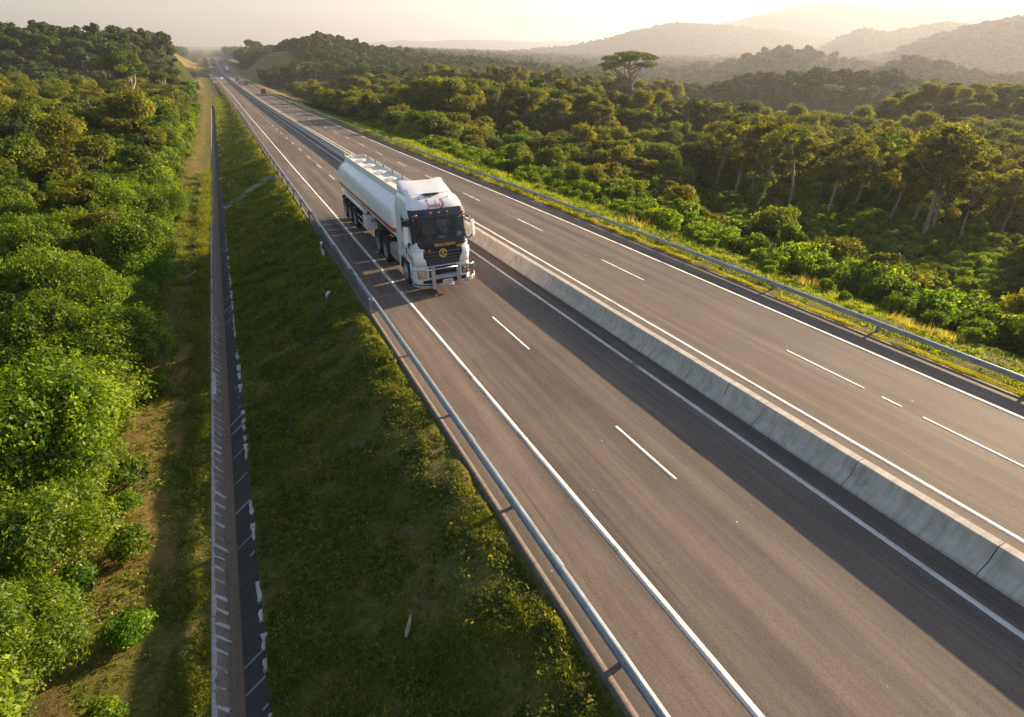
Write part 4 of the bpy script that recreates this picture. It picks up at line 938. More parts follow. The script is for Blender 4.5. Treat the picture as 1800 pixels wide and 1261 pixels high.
def weeds(name, u0, u1, y0, y1, n, zf, size, rad, mat, dens, per=14):
    g = np.random.default_rng(n); u = g.uniform(u0, u1, n); yy = y0 * (y1 / y0) ** g.random(n); k = dens(u, yy) > g.random(n); u, yy = u[k], yy[k]; n = len(u)
    sc = g.lognormal(0, .4, n) * np.clip(yy / 16, .75, 3.5); d = sph(g, n * per); d[:, 2] = np.abs(d[:, 2]); S = np.repeat(sc, per)
    P = np.stack([u + xr(yy), yy, zf(u, yy)], -1).repeat(per, 0) + d * (rad * S * g.uniform(.5, 1.1, n * per))[:, None] * np.array([1, 1, .9])
    t = np.clip(np.repeat(g.normal(.45, .3, n), per) + g.normal(0, .12, n * per), 0, 1); V, F, tt = leaves(P, d + [0, 0, .6], (size * np.sqrt(S))[:, None], g, t, .5, .5)
    o = link(name, np_data(name, V, F, [M[mat]], False, tint=tt)); o['kind'] = 'stuff'
clump = lambda u, y: np.clip(.5 + fbm(u, y, .9, 3, 61) * 1.3, .03, 1)
weeds('bank_weeds', -1.65, 4.40, 4.5, 90, 34000, bankz, .072, .085, 'grass', clump, 12)
weeds('track_weeds', -7.5, -3.1, 5, 90, 9000, trackz, .065, .09, 'grass', lambda u, y: np.clip(.3 + fbm(u, y, .9, 3, 71) * 1.2 + (u > -3.9) * .6, .02, 1))
weeds('verge_weeds', 25.0, 31, 4, 200, 9000, vz, .09, .13, 'leaf_near', lambda u, y: np.clip(.5 + fbm(u, y, 1.5, 3, 81), .1, 1))

# ------------------------------------------------------------------ tanker truck (local: front faces -Y)
TX, TY = 9.13, 27.9
trk = empty('tanker_truck', (TX, TY, float(zr(TY)))); trk.scale = (1.26, 1.43, 1.43); trk.rotation_euler = (math.atan(-0.0262), 0, 0)
tag(trk, 'white articulated fuel tanker truck with orange stripe driving towards the camera', 'truck')
T = dict(
    white=simple('truck_white', (0.84, 0.84, 0.86), 0.28, 0, 0, 2, 0.04, coat=0.5), black=simple('truck_black', (0.018, 0.019, 0.022), 0.35, 0, 0, 3, 0.2),
    tank=simple('tank_white', (0.80, 0.80, 0.80), 0.33, 0, 0, 1.5, 0.05, coat=0.3), walk=simple('walkway_white', (0.70, 0.68, 0.65), 0.6, 0, 0, 6, 0.12),
    stripe=simple('orange_stripe', (0.55, 0.085, 0.015), 0.4), visor=simple('visor_smoke', (0.035, 0.04, 0.055), 0.22), amber=simple('amber_lens', (0.55, 0.15, 0.01), 0.25),
    rubber=simple('tyre_rubber', (0.022, 0.020, 0.019), 0.85, 0, 0.3, 20, 0.3), rim=simple('rim_steel', (0.36, 0.40, 0.48), 0.4, 0.4), steel=simple('bar_steel', (0.50, 0.50, 0.52), 0.32, 0.7),
    alu=simple('tank_aluminium', (0.45, 0.43, 0.41), 0.45, 0.6), chassis=simple('chassis', (0.05, 0.035, 0.03), 0.7), dash=simple('dash_plastic', (0.035, 0.045, 0.042), 0.7),
    gold=simple('gold_letters', (0.80, 0.52, 0.16), 0.4, 0.1), magenta=simple('magenta_print', (0.50, 0.02, 0.12), 0.4), red=simple('red_print', (0.55, 0.03, 0.05), 0.4),
    yellow=simple('yellow_print', (0.75, 0.42, 0.06), 0.4), teal=simple('teal_print', (0.03, 0.16, 0.20), 0.4), chrome=simple('lamp_chrome', (0.75, 0.72, 0.68), 0.15, 0.8),
    grey=simple('grey_print', (0.20, 0.20, 0.22), 0.6), plate=simple('plate_white', (0.62, 0.66, 0.72), 0.4), bluep=simple('blue_edge', (0.03, 0.10, 0.38), 0.4), skyl=simple('skylight_glass', (0.12, 0.11, 0.10), 0.2),
    inner=simple('cab_lining', (0.30, 0.27, 0.21), 0.9), lens=simple('clear_lens', (0.55, 0.50, 0.45), 0.1, 0.3))
def glass_mat():
    m, nt, out = new_mat('cab_glass'); tr = N(nt, 'ShaderNodeBsdfTransparent'); tr.inputs[0].default_value = (0.72, 0.74, 0.70, 1)
    gl = N(nt, 'ShaderNodeBsdfGlossy', Roughness=0.03); fr = N(nt, 'ShaderNodeFresnel'); fr.inputs[0].default_value = 1.5
    ms = N(nt, 'ShaderNodeMixShader'); L(nt, fr.outputs[0], ms.inputs[0]); L(nt, tr.outputs[0], ms.inputs[1]); L(nt, gl.outputs[0], ms.inputs[2]); L(nt, ms.outputs[0], out.inputs[0]); return m
T['glass'] = glass_mat()
RZ = [1.02, 1.4, 1.75, 1.95, 2.72, 2.80, 3.0, 3.18, 3.33, 3.43, 3.48]
RW = [1.22, 1.25, 1.25, 1.25, 1.22, 1.22, 1.20, 1.16, 1.09, 0.98, 0.86]
RY = [0.10, 0.06, 0.06, 0.08, 0.30, 0.31, 0.36, 0.46, 0.66, 0.95, 1.30]
BOW = [(1.0, 0.42), (0.985, 0.22), (0.93, 0.10), (0.84, 0.04), (0.45, 0.006), (0.0, 0.0)]
def bow(f): return float(np.interp(abs(f), [0, .45, .84, .93, .985, 1.0], [0, .006, .04, .10, .22, .42]))
def cab_y(x, z):
    w = float(np.interp(z, RZ, RW)); return float(np.interp(z, RZ, RY)) + bow(x / w)
def cab_w(z): return float(np.interp(z, RZ, RW))
def cab_ring(z, w, yf, yb=2.3):
    ys = [yf + .42 + (yb - yf - .42) * f for f in (1, .55, .25)]
    p = [(-w, y, z) for y in ys] + [(-w * f, yf + b, z) for f, b in BOW] + [(w * f, yf + b, z) for f, b in BOW[-2::-1]] + [(w, y, z) for y in ys[::-1]]
    return p
bm = bmesh.new(); rings = [cab_ring(z, w, y) for z, w, y in zip(RZ, RW, RY)]
rv = [[bm.verts.new(p) for p in r] for r in rings]; n = len(rv[0])
for i in range(len(rv) - 1):
    for j in range(n):
        if i == 3 and 5 <= j <= 10: continue            # windscreen opening
        bm.faces.new((rv[i][j], rv[i][(j + 1) % n], rv[i + 1][(j + 1) % n], rv[i + 1][j]))
bm.faces.new(rv[-1]); bm.faces.new(rv[0][::-1])
cab = bm_obj('cab', bm, T['white'], trk)
for p in cab.data.polygons: p.use_smooth = abs(p.normal.z) < .98 and p.index != 0
try: cab.data.set_sharp_from_angle(angle=R(38))
except Exception: pass
def front_patch(name, rows, mat, parent, off=.012, nx=13, th=0.0):
    """sheet on the cab front; rows = (z, x0, x1)"""
    V = []
    for z, a, b in rows:
        for x in np.linspace(a, b, nx): V.append((x, cab_y(x, z) - off, z))
    m = len(rows); i = np.arange(m - 1)[:, None] * nx + np.arange(nx - 1)[None, :]
    F = np.stack([i, i + 1, i + nx + 1, i + nx], -1).reshape(-1, 4)
    o = link(name, np_data(name, V, F, [mat], True), parent)
    if th: md = o.modifiers.new('thick', 'SOLIDIFY'); md.thickness = th; md.offset = -1
    return o
front_patch('windscreen', [(1.96 + .76 * t, -1.14, 1.14) for t in np.linspace(0, 1, 5)], T['glass'], cab, .008, 17)
front_patch('screen_surround', [(2.66, -1.19, 1.19), (2.74, -1.19, 1.19), (2.80, -1.19, 1.19)], T['black'], cab, .016)
for s in (-1, 1):
    rows = [(z, s * 1.235, s * 1.12) if s < 0 else (z, 1.12, 1.235) for z in np.linspace(1.9, 2.75, 6)]
    front_patch('screen_pillar', rows, T['black'], cab, .016, 5)
front_patch('dark_front_panel', [(1.99, -1.22, 1.22), (1.93, -1.22, 1.22), (1.85, -1.22, 1.22), (1.76, -1.12, 1.12), (1.70, -.82, .92), (1.60, -.74, .84)], T['black'], cab, .018)
grille = front_patch('grille', [(1.60, -.92, .92), (1.34, -.88, .88), (1.22, -.74, .74), (1.03, -.70, .70)], T['black'], trk, .02)
for z in (1.55, 1.42, 1.30, 1.18, 1.08):
    w = float(np.interp(z, [1.03, 1.22, 1.34, 1.6], [.66, .70, .84, .88]))
    bm = bmesh.new(); pts = [(x, cab_y(x, z) - .045, z) for x in np.linspace(-w, w, 9)]
    rg = [[(p[0], p[1] - .02, p[2] - .035), (p[0], p[1] + .03, p[2] - .04), (p[0], p[1] + .03, p[2] + .045), (p[0], p[1] - .01, p[2] + .035)] for p in pts]
    add_loft(bm, rg, True, True, True); bm_obj('slat', bm, T['visor'], grille)
# emblem
bm = bmesh.new(); add_tube(bm, [(math.cos(a) * .15, cab_y(0, 1.5) - .08, 1.50 + math.sin(a) * .15) for a in np.linspace(0, 2 * math.pi, 24, endpoint=False)], .022, 6, True)
emb = bm_obj('emblem', bm, T['gold'], trk, True)
bm = bmesh.new(); add_tube(bm, [(.06, cab_y(0, 1.5) - .08, 1.59), (-.03, cab_y(0, 1.5) - .08, 1.57), (-.055, cab_y(0, 1.5) - .08, 1.52), (.05, cab_y(0, 1.5) - .08, 1.48), (.035, cab_y(0, 1.5) - .08, 1.43), (-.06, cab_y(0, 1.5) - .08, 1.41)], .022, 5)
bm_obj('letter_mark', bm, T['gold'], emb)
def text_mesh(name, body, size, mat, parent, loc, rot, shear=0.0, depth=.004, space=1.0, sx=1.0):
    cu = bpy.data.curves.new('tmp', 'FONT'); cu.body = body; cu.size = size; cu.align_x = 'CENTER'; cu.align_y = 'CENTER'; cu.extrude = depth; cu.shear = shear; cu.space_character = space; cu.resolution_u = 2; cu.offset = size * .02
    to = bpy.data.objects.new('tmp', cu); COL.objects.link(to); dg = bpy.context.evaluated_depsgraph_get(); me = bpy.data.meshes.new_from_object(to.evaluated_get(dg)); bpy.data.objects.remove(to); bpy.data.curves.remove(cu)
    me.materials.clear(); me.materials.append(mat); o = link(name, me, parent); o.location = loc; o.rotation_euler = rot; o.scale = (sx, 1, 1); return o
text_mesh('maker_lettering', 'SHACMAN', .155, T['gold'], trk, (0.12, cab_y(.3, 1.80) - .055, 1.80), (R(90), 0, 0), space=1.12, sx=1.15)
text_mesh('model_lettering', 'X3000', .12, T['gold'], trk, (.76, cab_y(.8, 1.71) - .07, 1.69), (R(90), 0, R(8)), .35)
bm = bmesh.new(); add_loft(bm, [[(-.66, cab_y(-.66, 1.62) - .03 - d, 1.58), (-.50, cab_y(-.5, 1.62) - .03 - d, 1.58), (-.53, cab_y(-.5, 1.62) - .03 - d, 1.68), (-.60, cab_y(-.6, 1.62) - .03 - d, 1.70)] for d in (0, .02)], True, True, True); bm_obj('red_badge', bm, T['red'], trk)
# white corner panels flanking the grille (raised)
for s in (-1, 1):
    rows = [(1.62, .86, 1.20), (1.40, .86, 1.22), (1.30, .78, 1.22), (1.06, .72, 1.21)]
    rows = [(z, -b, -a) for z, a, b in rows] if s < 0 else rows
    front_patch('corner_panel', rows, T['white'], trk, .05, 9, .05)
    # dark air slot on the corner
    rows = [(1.60, 1.00, 1.10), (1.36, .98, 1.08), (1.2, .95, 1.02)]; 
    if s > 0: front_patch('air_slot', rows, T['rim'], trk, .056, 4)
# sun visor
bm = bmesh.new(); rg = []
for x in np.linspace(-1.2, 1.2, 15):
    y0 = cab_y(x * .98, 3.0) ; rg.append([(x, y0 - .01, 3.06), (x * 1.01, y0 - .25, 2.81), (x * 1.01, y0 - .245, 2.78), (x, y0 - .02, 2.86)])
add_loft(bm, rg, True, True, True); vis = bm_obj('sun_visor', bm, T['visor'], trk, False)
def oval(name, c, sx, sz, mat, parent, dy=.03, tilt=0.0):
    bm = bmesh.new(); r = bmesh.ops.create_uvsphere(bm, u_segments=10, v_segments=6, radius=1.0)
    bmesh.ops.transform(bm, matrix=Matrix.Translation(c) @ Matrix.Rotation(tilt, 4, 'Y') @ Matrix.Diagonal((sx, dy, sz, 1)), verts=r['verts']); return bm_obj(name, bm, mat, parent, True)
for x in (-.36, 0, .36): oval('marker_light', (x, cab_y(x, 3.0) - .14, 2.94), .065, .03, T['amber'], vis)
for s in (-1, 1): oval('marker_light', (s * 1.02, cab_y(1.0, 3.0) - .17, 2.89), .12, .035, T['amber'], vis, .03, s * .2)
# roof deflector
bm = bmesh.new(); rg = []
for x, k in ((-1.02, .8), (-.96, .98), (-.8, 1), (-.4, 1), (0, 1), (.4, 1), (.8, 1), (.96, .98), (1.02, .8)):
    prof = [(1.12, 3.44), (1.3, 3.50), (1.6, 3.60), (1.95, 3.70), (2.28, 3.76 + (.05 if abs(x) > .7 else 0)), (2.34, 3.70), (2.34, 3.0), (2.2, 3.0), (1.3, 3.35)]
    ys0 = 0.22 if abs(x) > 1 else (0.06 if abs(x) > .9 else 0)
    rg.append([(x, y + (ys0 if y < 2 else 0), 3.4 + (z - 3.4) * (k if z > 3.4 else 1)) for y, z in prof])
add_loft(bm, rg, True, True, True); df = bm_obj('roof_deflector', bm, T['white'], trk, False)
for p in df.data.polygons: p.use_smooth = True
try: df.data.set_sharp_from_angle(angle=R(40))
except Exception: pass
bm = bmesh.new(); add_tube(bm, [(-.98, 1.30, 3.425), (-.85, 1.16, 3.447), (-.4, 1.09, 3.45), (.4, 1.09, 3.45), (.85, 1.16, 3.447), (.98, 1.30, 3.425)], .012, 5); bm_obj('roof_seam', bm, T['black'], trk)
sl = None
bm = bmesh.new(); add_box(bm, (0, 1.02, 3.462), (.66, .40, .05), (R(-10), 0, 0)); sl = bm_obj('skylight', bm, T['black'], trk, bevel=.02)
bm = bmesh.new(); add_box(bm, (0, 1.02, 3.488), (.56, .32, .012), (R(-10), 0, 0)); bm_obj('skylight_glass', bm, T['skyl'], sl)
for s in (-1, 1):
    bm = bmesh.new(); add_cyl(bm, (s * .62, .72, 3.35), (s * .62, .72, 3.40), .025); bm_obj('roof_bolt', bm, T['black'], trk)
    # side fairing crease, side window, door seams
    x = s * 1.262
    def side_plate(name, poly, mat, xo, parent=cab):
        bm = bmesh.new(); f = []
        for d in (0, s * .015): f.append([((s * (cab_w(z) + xo)) + d, y, z) for y, z in poly])
        add_loft(bm, f, True, True, True); return bm_obj(name, bm, mat, parent)
    side_plate('side_window', [(1.42, 2.66), (1.42, 2.20), (1.22, 2.02), (1.0, 1.86), (.75, 1.80), (.56, 1.62), (.50, 1.66), (.50, 2.62)], T['black'], .004)
    side_plate('window_glass', [(1.32, 2.58), (1.32, 2.25), (1.0, 2.02), (.82, 2.0), (.82, 2.52)], T['skyl'], .022)
    side_plate('door_handle', [(1.02, 1.60), (1.02, 1.36), (.93, 1.34), (.93, 1.62)], T['black'], .004)
    side_plate('door_seam', [(1.50, 2.7), (1.50, 1.06), (1.485, 1.06), (1.485, 2.7)], T['grey'], .003)
    side_plate('side_decal', [(.74, 1.42), (.60, 1.30), (.62, 1.20), (.78, 1.33)], T['magenta'], .003)
    for q in range(4): side_plate('red_reflector', [(.44, 1.40 - q * .11), (.36, 1.40 - q * .11), (.38, 1.32 - q * .11), (.46, 1.32 - q * .11)], T['red'], .004)
    for q in range(3): side_plate('small_print', [(1.62 - .0 * q, 1.66 - q * .08), (1.42, 1.62 - q * .08), (1.42, 1.59 - q * .08), (1.62, 1.63 - q * .08)], T['grey'], .003)
# hand lettered name and rainbow swoosh on the brow
def brow(x, z): return (x, cab_y(x, z) - .012, z)
def stroke(pts, w, mat, name='name_lettering', taper=False):
    pts = [np.array(p) for p in pts]; fine = []
    for a, b in zip(pts, pts[1:]):
        for t in (0, .5): fine.append(a + (b - a) * t)
    fine.append(pts[-1]); bm = bmesh.new(); prev = None; k = len(fine)
    for i, p in enumerate(fine):
        d = fine[min(i + 1, k - 1)] - fine[max(i - 1, 0)]; d = d / (np.linalg.norm(d) + 1e-9); nn = np.array([-d[1], d[0]]); ww = w * (math.sin(math.pi * (i + .3) / (k - .4)) if taper else 1)
        a, b = p + nn * ww * .5, p - nn * ww * .5; cur = [bm.verts.new(brow(*a)), bm.verts.new(brow(*b))]
        if prev: bm.faces.new((prev[0], prev[1], cur[1], cur[0]))
        prev = cur
    return bm_obj(name, bm, mat, trk)
def at_(x0, z0, s, pts): return [(x0 + px_ * s, z0 + pz_ * s) for px_, pz_ in pts]
zb = 3.075; S_ = .19
stroke(at_(-.36, zb, S_, [(.5, 1.2), (.3, 1.35), (.05, 1.2), (.0, .95), (.25, .65), (.35, .35), (.15, .02), (-.12, .05)]), .028, T['magenta'])
stroke(at_(-.25, zb, S_, [(0, .6), (.1, .1), (.3, .55), (.45, .1), (.65, .6)]), .022, T['magenta'])
stroke(at_(-.11, zb, S_, [(.45, .55), (.15, .6), (.0, .3), (.15, .08), (.42, .3), (.45, .6), (.5, .05)]), .022, T['magenta'])
stroke(at_(.0, zb, S_, [(.15, 1.45), (.12, .8), (.14, .1), (.25, .05)]), .026, T['magenta'])
stroke(at_(.07, zb, S_, [(.45, .6), (.15, .65), (.0, .35), (.15, .1), (.42, .35), (.45, .65), (.55, .1)]), .022, T['magenta'])
for q, (mt, dx) in enumerate(((T['red'], 0), (T['yellow'], .035), (T['teal'], .065))):
    stroke([(.22 + dx, 3.36), (.28 + dx, 3.30), (.29 + dx, 3.20), (.24 + dx, 3.10), (.13 + dx, 3.045), (-.02 + dx, 3.03)], .040 if q == 0 else .03, mt, 'swoosh', True)
# interior seen through the windscreen
bm = bmesh.new(); add_box(bm, (0, 1.2, 1.62), (2.3, 2.0, .05)); bm_obj('cab_floor', bm, T['inner'], cab)
bm = bmesh.new(); add_loft(bm, [[(-1.14, .22, 1.90), (-1.14, .75, 1.98), (-1.14, .75, 1.6), (-1.14, .22, 1.6)], [(1.14, .22, 1.90), (1.14, .75, 1.98), (1.14, .75, 1.6), (1.14, .22, 1.6)]], True, True, True); bm_obj('dashboard', bm, T['dash'], trk)
bm = bmesh.new(); add_box(bm, (0, 1.75, 2.15), (2.3, .08, 1.1)); bm_obj('rear_lining', bm, T['inner'], cab)
for s in (-1, 1):
    bm = bmesh.new(); add_box(bm, (s * .58, 1.32, 1.85), (.5, .5, .14)); add_box(bm, (s * .58, 1.56, 2.15), (.48, .14, .62)); add_box(bm, (s * .58, 1.56, 2.52), (.26, .12, .16)); bm_obj('seat', bm, T['dash'], trk, bevel=.03)
bm = bmesh.new(); add_tube(bm, [(.58 + math.cos(a) * .21, .86 - math.sin(a) * .10, 2.06 + math.sin(a) * .17) for a in np.linspace(0, 2 * math.pi, 16, endpoint=False)], .018, 6, True); add_cyl(bm, (.58, .86, 2.06), (.58, .70, 1.9), .03); bm_obj('steering_wheel', bm, T['black'], trk, True)
for s, x in ((-1, -.55), (1, .45)):
    bm = bmesh.new(); add_tube(bm, [(x, cab_y(x, 1.95) - .04, 1.95), (x + .28, cab_y(x + .28, 2.0) - .035, 2.01), (x + .62, cab_y(x + .6, 2.02) - .03, 2.03)], .014, 5); bm_obj('wiper', bm, T['black'], trk)
# mirrors
for s in (-1, 1):
    mt = T['white']
    bm = bmesh.new(); add_loft(bm, [[(s * 1.36, .10 + d, 2.56), (s * 1.54, .16 + d, 2.56), (s * 1.56, .16 + d, 2.0), (s * 1.48, .12 + d, 1.92), (s * 1.36, .10 + d, 2.04)] for d in (0, .10)], True, True, True); mr = bm_obj('mirror', bm, mt, trk, bevel=.015)
    bm = bmesh.new(); add_tube(bm, [(s * 1.22, .38, 2.66), (s * 1.34, .26, 2.66), (s * 1.42, .20, 2.5)], .035, 6); bm_obj('mirror_arm', bm, T['black'], mr); bm = bmesh.new(); add_tube(bm, [(s * 1.22, .42, 1.86), (s * 1.34, .26, 1.86), (s * 1.42, .2, 1.98)], .035, 6); bm_obj('mirror_arm', bm, T['black'], mr)
    if s < 0: bm = bmesh.new(); add_box(bm, (s * 1.40, .24, 2.70), (.34, .20, .16)); bm_obj('wide_mirror', bm, T['black'], trk, bevel=.03)
bm = bmesh.new(); add_box(bm, (-.98, .02, 2.42), (.20, .10, .24)); add_tube(bm, [(-.98, .04, 2.54), (-.98, .10, 2.70), (-.96, .25, 2.78)], .02, 5); bm_obj('kerb_mirror', bm, T['black'], trk)
# bumper
bm = bmesh.new(); rg = []
for z, k in ((.36, .96), (.42, .99), (.62, 1.0), (.98, 1.0), (1.04, .985)):
    rg.append([(-1.24 * k, .78, z), (-1.25 * k, .32, z), (-1.20 * k, .12, z), (-1.05 * k, .02, z), (-.5 * k, -.02, z), (.5 * k, -.02, z), (1.05 * k, .02, z), (1.20 * k, .12, z), (1.25 * k, .32, z), (1.24 * k, .78, z)])
add_loft(bm, rg, True, True, True); bmp = bm_obj('bumper', bm, T['white'], trk)
bm = bmesh.new(); add_box(bm, (0, -.03, .82), (1.34, .06, .40)); add_box(bm, (0, -.03, .44), (1.9, .06, .17)); bm_obj('bumper_intake', bm, T['black'], bmp)
for s in (-1, 1):
    bm = bmesh.new(); add_box(bm, (s * .98, .02, .76), (.36, .09, .32), (0, 0, s * .14)); hl = bm_obj('headlight', bm, T['black'], trk, bevel=.02)
    bm = bmesh.new(); add_box(bm, (s * .98, -.025, .77), (.31, .03, .27), (0, 0, s * .14)); bm_obj('lamp_reflector', bm, T['chrome'], hl)
    oval('lamp_bulb', (s * 1.06, -.03, .70), .06, .05, T['amber'], hl); oval('lamp_bulb', (s * .94, -.045, .83), .055, .055, T['lens'], hl); oval('lamp_bulb', (s * 1.06, -.035, .84), .045, .045, T['lens'], hl)
# bull bar
bb = empty('bull_bar', parent=trk)
for s in (-1, 1):
    bm = bmesh.new(); add_box(bm, (s * .56, -.22, .66), (.17, .06, .84), (R(-4), 0, 0)); add_box(bm, (s * .56, -.10, .5), (.06, .24, .12)); bm_obj('upright', bm, T['steel'], bb, bevel=.01)
    bm = bmesh.new()
    add_tube(bm, [(s * .64, -.24, .98), (s * 1.20, -.14, .98), (s * 1.36, .02, .97), (s * 1.40, .06, .90), (s * 1.40, .06, .50), (s * 1.36, .02, .40), (s * 1.20, -.12, .36), (s * .64, -.22, .33)], .028, 7)
    add_tube(bm, [(s * .64, -.23, .43), (s * 1.16, -.13, .45), (s * 1.38, .05, .50)], .022, 6); bm_obj('side_loop', bm, T['steel'], bb, True)
bm = bmesh.new(); add_cyl(bm, (-.5, -.24, .99), (.5, -.24, .99), .03); bm_obj('top_rail', bm, T['steel'], bb, True)
bm = bmesh.new(); add_cyl(bm, (-.5, -.22, .32), (.5, -.22, .32), .03); bm_obj('bottom_rail', bm, T['steel'], bb, True)
bm = bmesh.new(); add_box(bm, (0, -.20, .66), (.98, .04, .15)); bm_obj('cross_plate', bm, T['steel'], bb, bevel=.008)
bm = bmesh.new(); add_box(bm, (0, -.20, .755), (.94, .045, .03)); bm_obj('blue_trim', bm, T['bluep'], bb)
bm = bmesh.new(); add_box(bm, (.06, -.235, .47), (.44, .015, .15)); npl = bm_obj('number_plate', bm, T['plate'], trk)
text_mesh('plate_lettering', 'HBI·4EUB', .085, T['grey'], npl, (.06, -.245, .47), (R(90), 0, 0), depth=.002)
# wheels
def wheel(x, y, r, w, s, dual=False, kind='rear'):
    we = empty('wheel', (x, y, r), parent=trk); prof = [(-.5, .62), (-.5, .93), (-.42, .99), (-.3, 1.0), (.3, 1.0), (.42, .99), (.5, .93), (.5, .62)]
    bm = bmesh.new(); n_ = 28
    for o_ in ((0, -s * (w + .04)) if dual else (0,)):
        rg = [[(o_ + px_ * w, math.cos(a) * pr * r, math.sin(a) * pr * r) for px_, pr in prof] for a in np.linspace(0, 2 * math.pi, n_, endpoint=False)]
        rv_ = [[bm.verts.new(p) for p in q] for q in rg]
        for i_ in range(n_):
            for j_ in range(len(prof) - 1): bm.faces.new((rv_[i_][j_], rv_[i_][j_ + 1], rv_[(i_ + 1) % n_][j_ + 1], rv_[(i_ + 1) % n_][j_]))
    ty = bm_obj('tyre', bm, T['rubber'], we, False)
    bm = bmesh.new(); xo = s * w * .5
    if kind == 'front': rp = [(xo, .63), (xo - s * .02, .60), (xo - s * .02, .46), (xo + s * .05, .34), (xo + s * .06, .18), (xo + s * .12, .16), (xo + s * .12, 0.001)]
    else: rp = [(xo, .63), (xo - s * .02, .60), (xo - s * .14, .54), (xo - s * .16, .30), (xo - s * .03, .27), (xo - s * .02, 0.001)]
    rg = [[(px_, math.cos(a) * pr * r, math.sin(a) * pr * r) for px_, pr in rp] for a in np.linspace(0, 2 * math.pi, 20, endpoint=False)]
    rv_ = [[bm.verts.new(p) for p in q] for q in rg]
    for i_ in range(20):
        for j_ in range(len(rp) - 1): bm.faces.new((rv_[i_][j_], rv_[i_][j_ + 1], rv_[(i_ + 1) % 20][j_ + 1], rv_[(i_ + 1) % 20][j_]))
    for k_ in range(10):
        a = k_ * 2 * math.pi / 10; rr_ = .42 if kind == 'front' else .2
        add_cyl(bm, (xo, math.cos(a) * rr_ * r, math.sin(a) * rr_ * r), (xo + s * .05, math.cos(a) * rr_ * r, math.sin(a) * rr_ * r), .018, n=5)
    bm_obj('rim', bm, T['rim'], we, False)
for s in (-1, 1):
    wheel(s * 1.07, 1.5, .50, .30, s, kind='front')
    for y in (4.75, 6.1): wheel(s * 1.10, y, .50, .27, s, True)
    for y in (11.3, 12.6, 13.9): wheel(s * 1.07, y, .49, .34, s)
    for y in (1.5, 4.75, 6.1, 11.3, 12.6, 13.9):     # mudguards
        r_ = .60 if y != 1.5 else .62; bm = bmesh.new(); rg = []
        a0, a1 = (.12, math.pi - .12) if y > 2 else (.0, math.pi - .35)
        for a in np.linspace(a0, a1, 12):
            c_, s_n = math.cos(a), math.sin(a); rg.append([(s * .85, y + c_ * r_, .50 + s_n * r_), (s * 1.235, y + c_ * r_, .50 + s_n * r_), (s * 1.235, y + c_ * (r_ - .03), .50 + s_n * (r_ - .03)), (s * .85, y + c_ * (r_ - .03), .50 + s_n * (r_ - .03))])
        add_loft(bm, rg, True, True, True); bm_obj('mudguard', bm, T['black'], trk, False)
    # cab lower side: white valance with steps, ahead of and behind the front wheel
    bm = bmesh.new(); add_box(bm, (s * 1.16, 2.22, .80), (.16, .16, .6)); bm_obj('side_skirt', bm, T['white'], trk, bevel=.01)
    bm = bmesh.new(); add_box(bm, (s * 1.15, .84, .52), (.18, .12, .14)); bm_obj('cab_step', bm, T['black'], trk)
    # fuel tank / box with straps
    bm = bmesh.new(); add_box(bm, (s * .98, 3.18, .80), (.50, 1.40, .56)); ft = bm_obj('fuel_tank', bm, T['alu'], trk, bevel=.06)
    for yy in (2.75, 3.2, 3.6):
        bm = bmesh.new(); add_box(bm, (s * .98, yy, .80), (.53, .05, .59)); bm_obj('tank_strap', bm, T['steel'], ft, bevel=.05)
# chassis
bm = bmesh.new()
for s in (-1, 1): add_box(bm, (s * .42, 3.9, .88), (.10, 6.6, .28))
add_box(bm, (0, 2.6, .9), (.9, .3, .5)); add_box(bm, (0, 5.4, 1.08), (1.0, 1.0, .10))
for y in (1.5, 4.75, 6.1): add_box(bm, (0, y, .52), (1.9, .16, .16))
bm_obj('tractor_chassis', bm, T['chassis'], trk)
bm = bmesh.new()
for s in (-1, 1): add_box(bm, (s * .45, 10.6, 1.02), (.10, 8.8, .26))
for y in (8.2, 9.4, 10.4, 14.6): add_box(bm, (0, y, 1.0), (1.9, .10, .12))
for y in (11.3, 12.6, 13.9): add_box(bm, (0, y, .5), (1.9, .16, .16))
add_box(bm, (0, 14.95, .62), (2.3, .10, .14)); add_box(bm, (-1.0, 14.9, .95), (.30, .08, .22)); add_box(bm, (1.0, 14.9, .95), (.30, .08, .22))
bm_obj('trailer_chassis', bm, T['chassis'], trk)
bm = bmesh.new(); add_box(bm, (1.0, 8.6, .76), (.40, 3.6, .68)); bm_obj('side_sun_block', bm, T['white'], trk, bevel=.02)  # added box on the hidden side, stops sun passing under the tank
bm = bmesh.new(); add_box(bm, (0, 7.3, .82), (1.5, .9, .5)); bm_obj('belly_sun_block', bm, T['chassis'], trk, bevel=.05)  # added filler under the tank, makes the trailer's cast shadow more solid
bm = bmesh.new(); add_box(bm, (.3, 9.95, .80), (1.5, 1.3, .56)); add_box(bm, (0, 12.6, .98), (1.7, 4.4, .26)); bm_obj('axle_sun_block', bm, T['chassis'], trk)  # added filler boxes around the axles, block light streaks in the truck's shadow
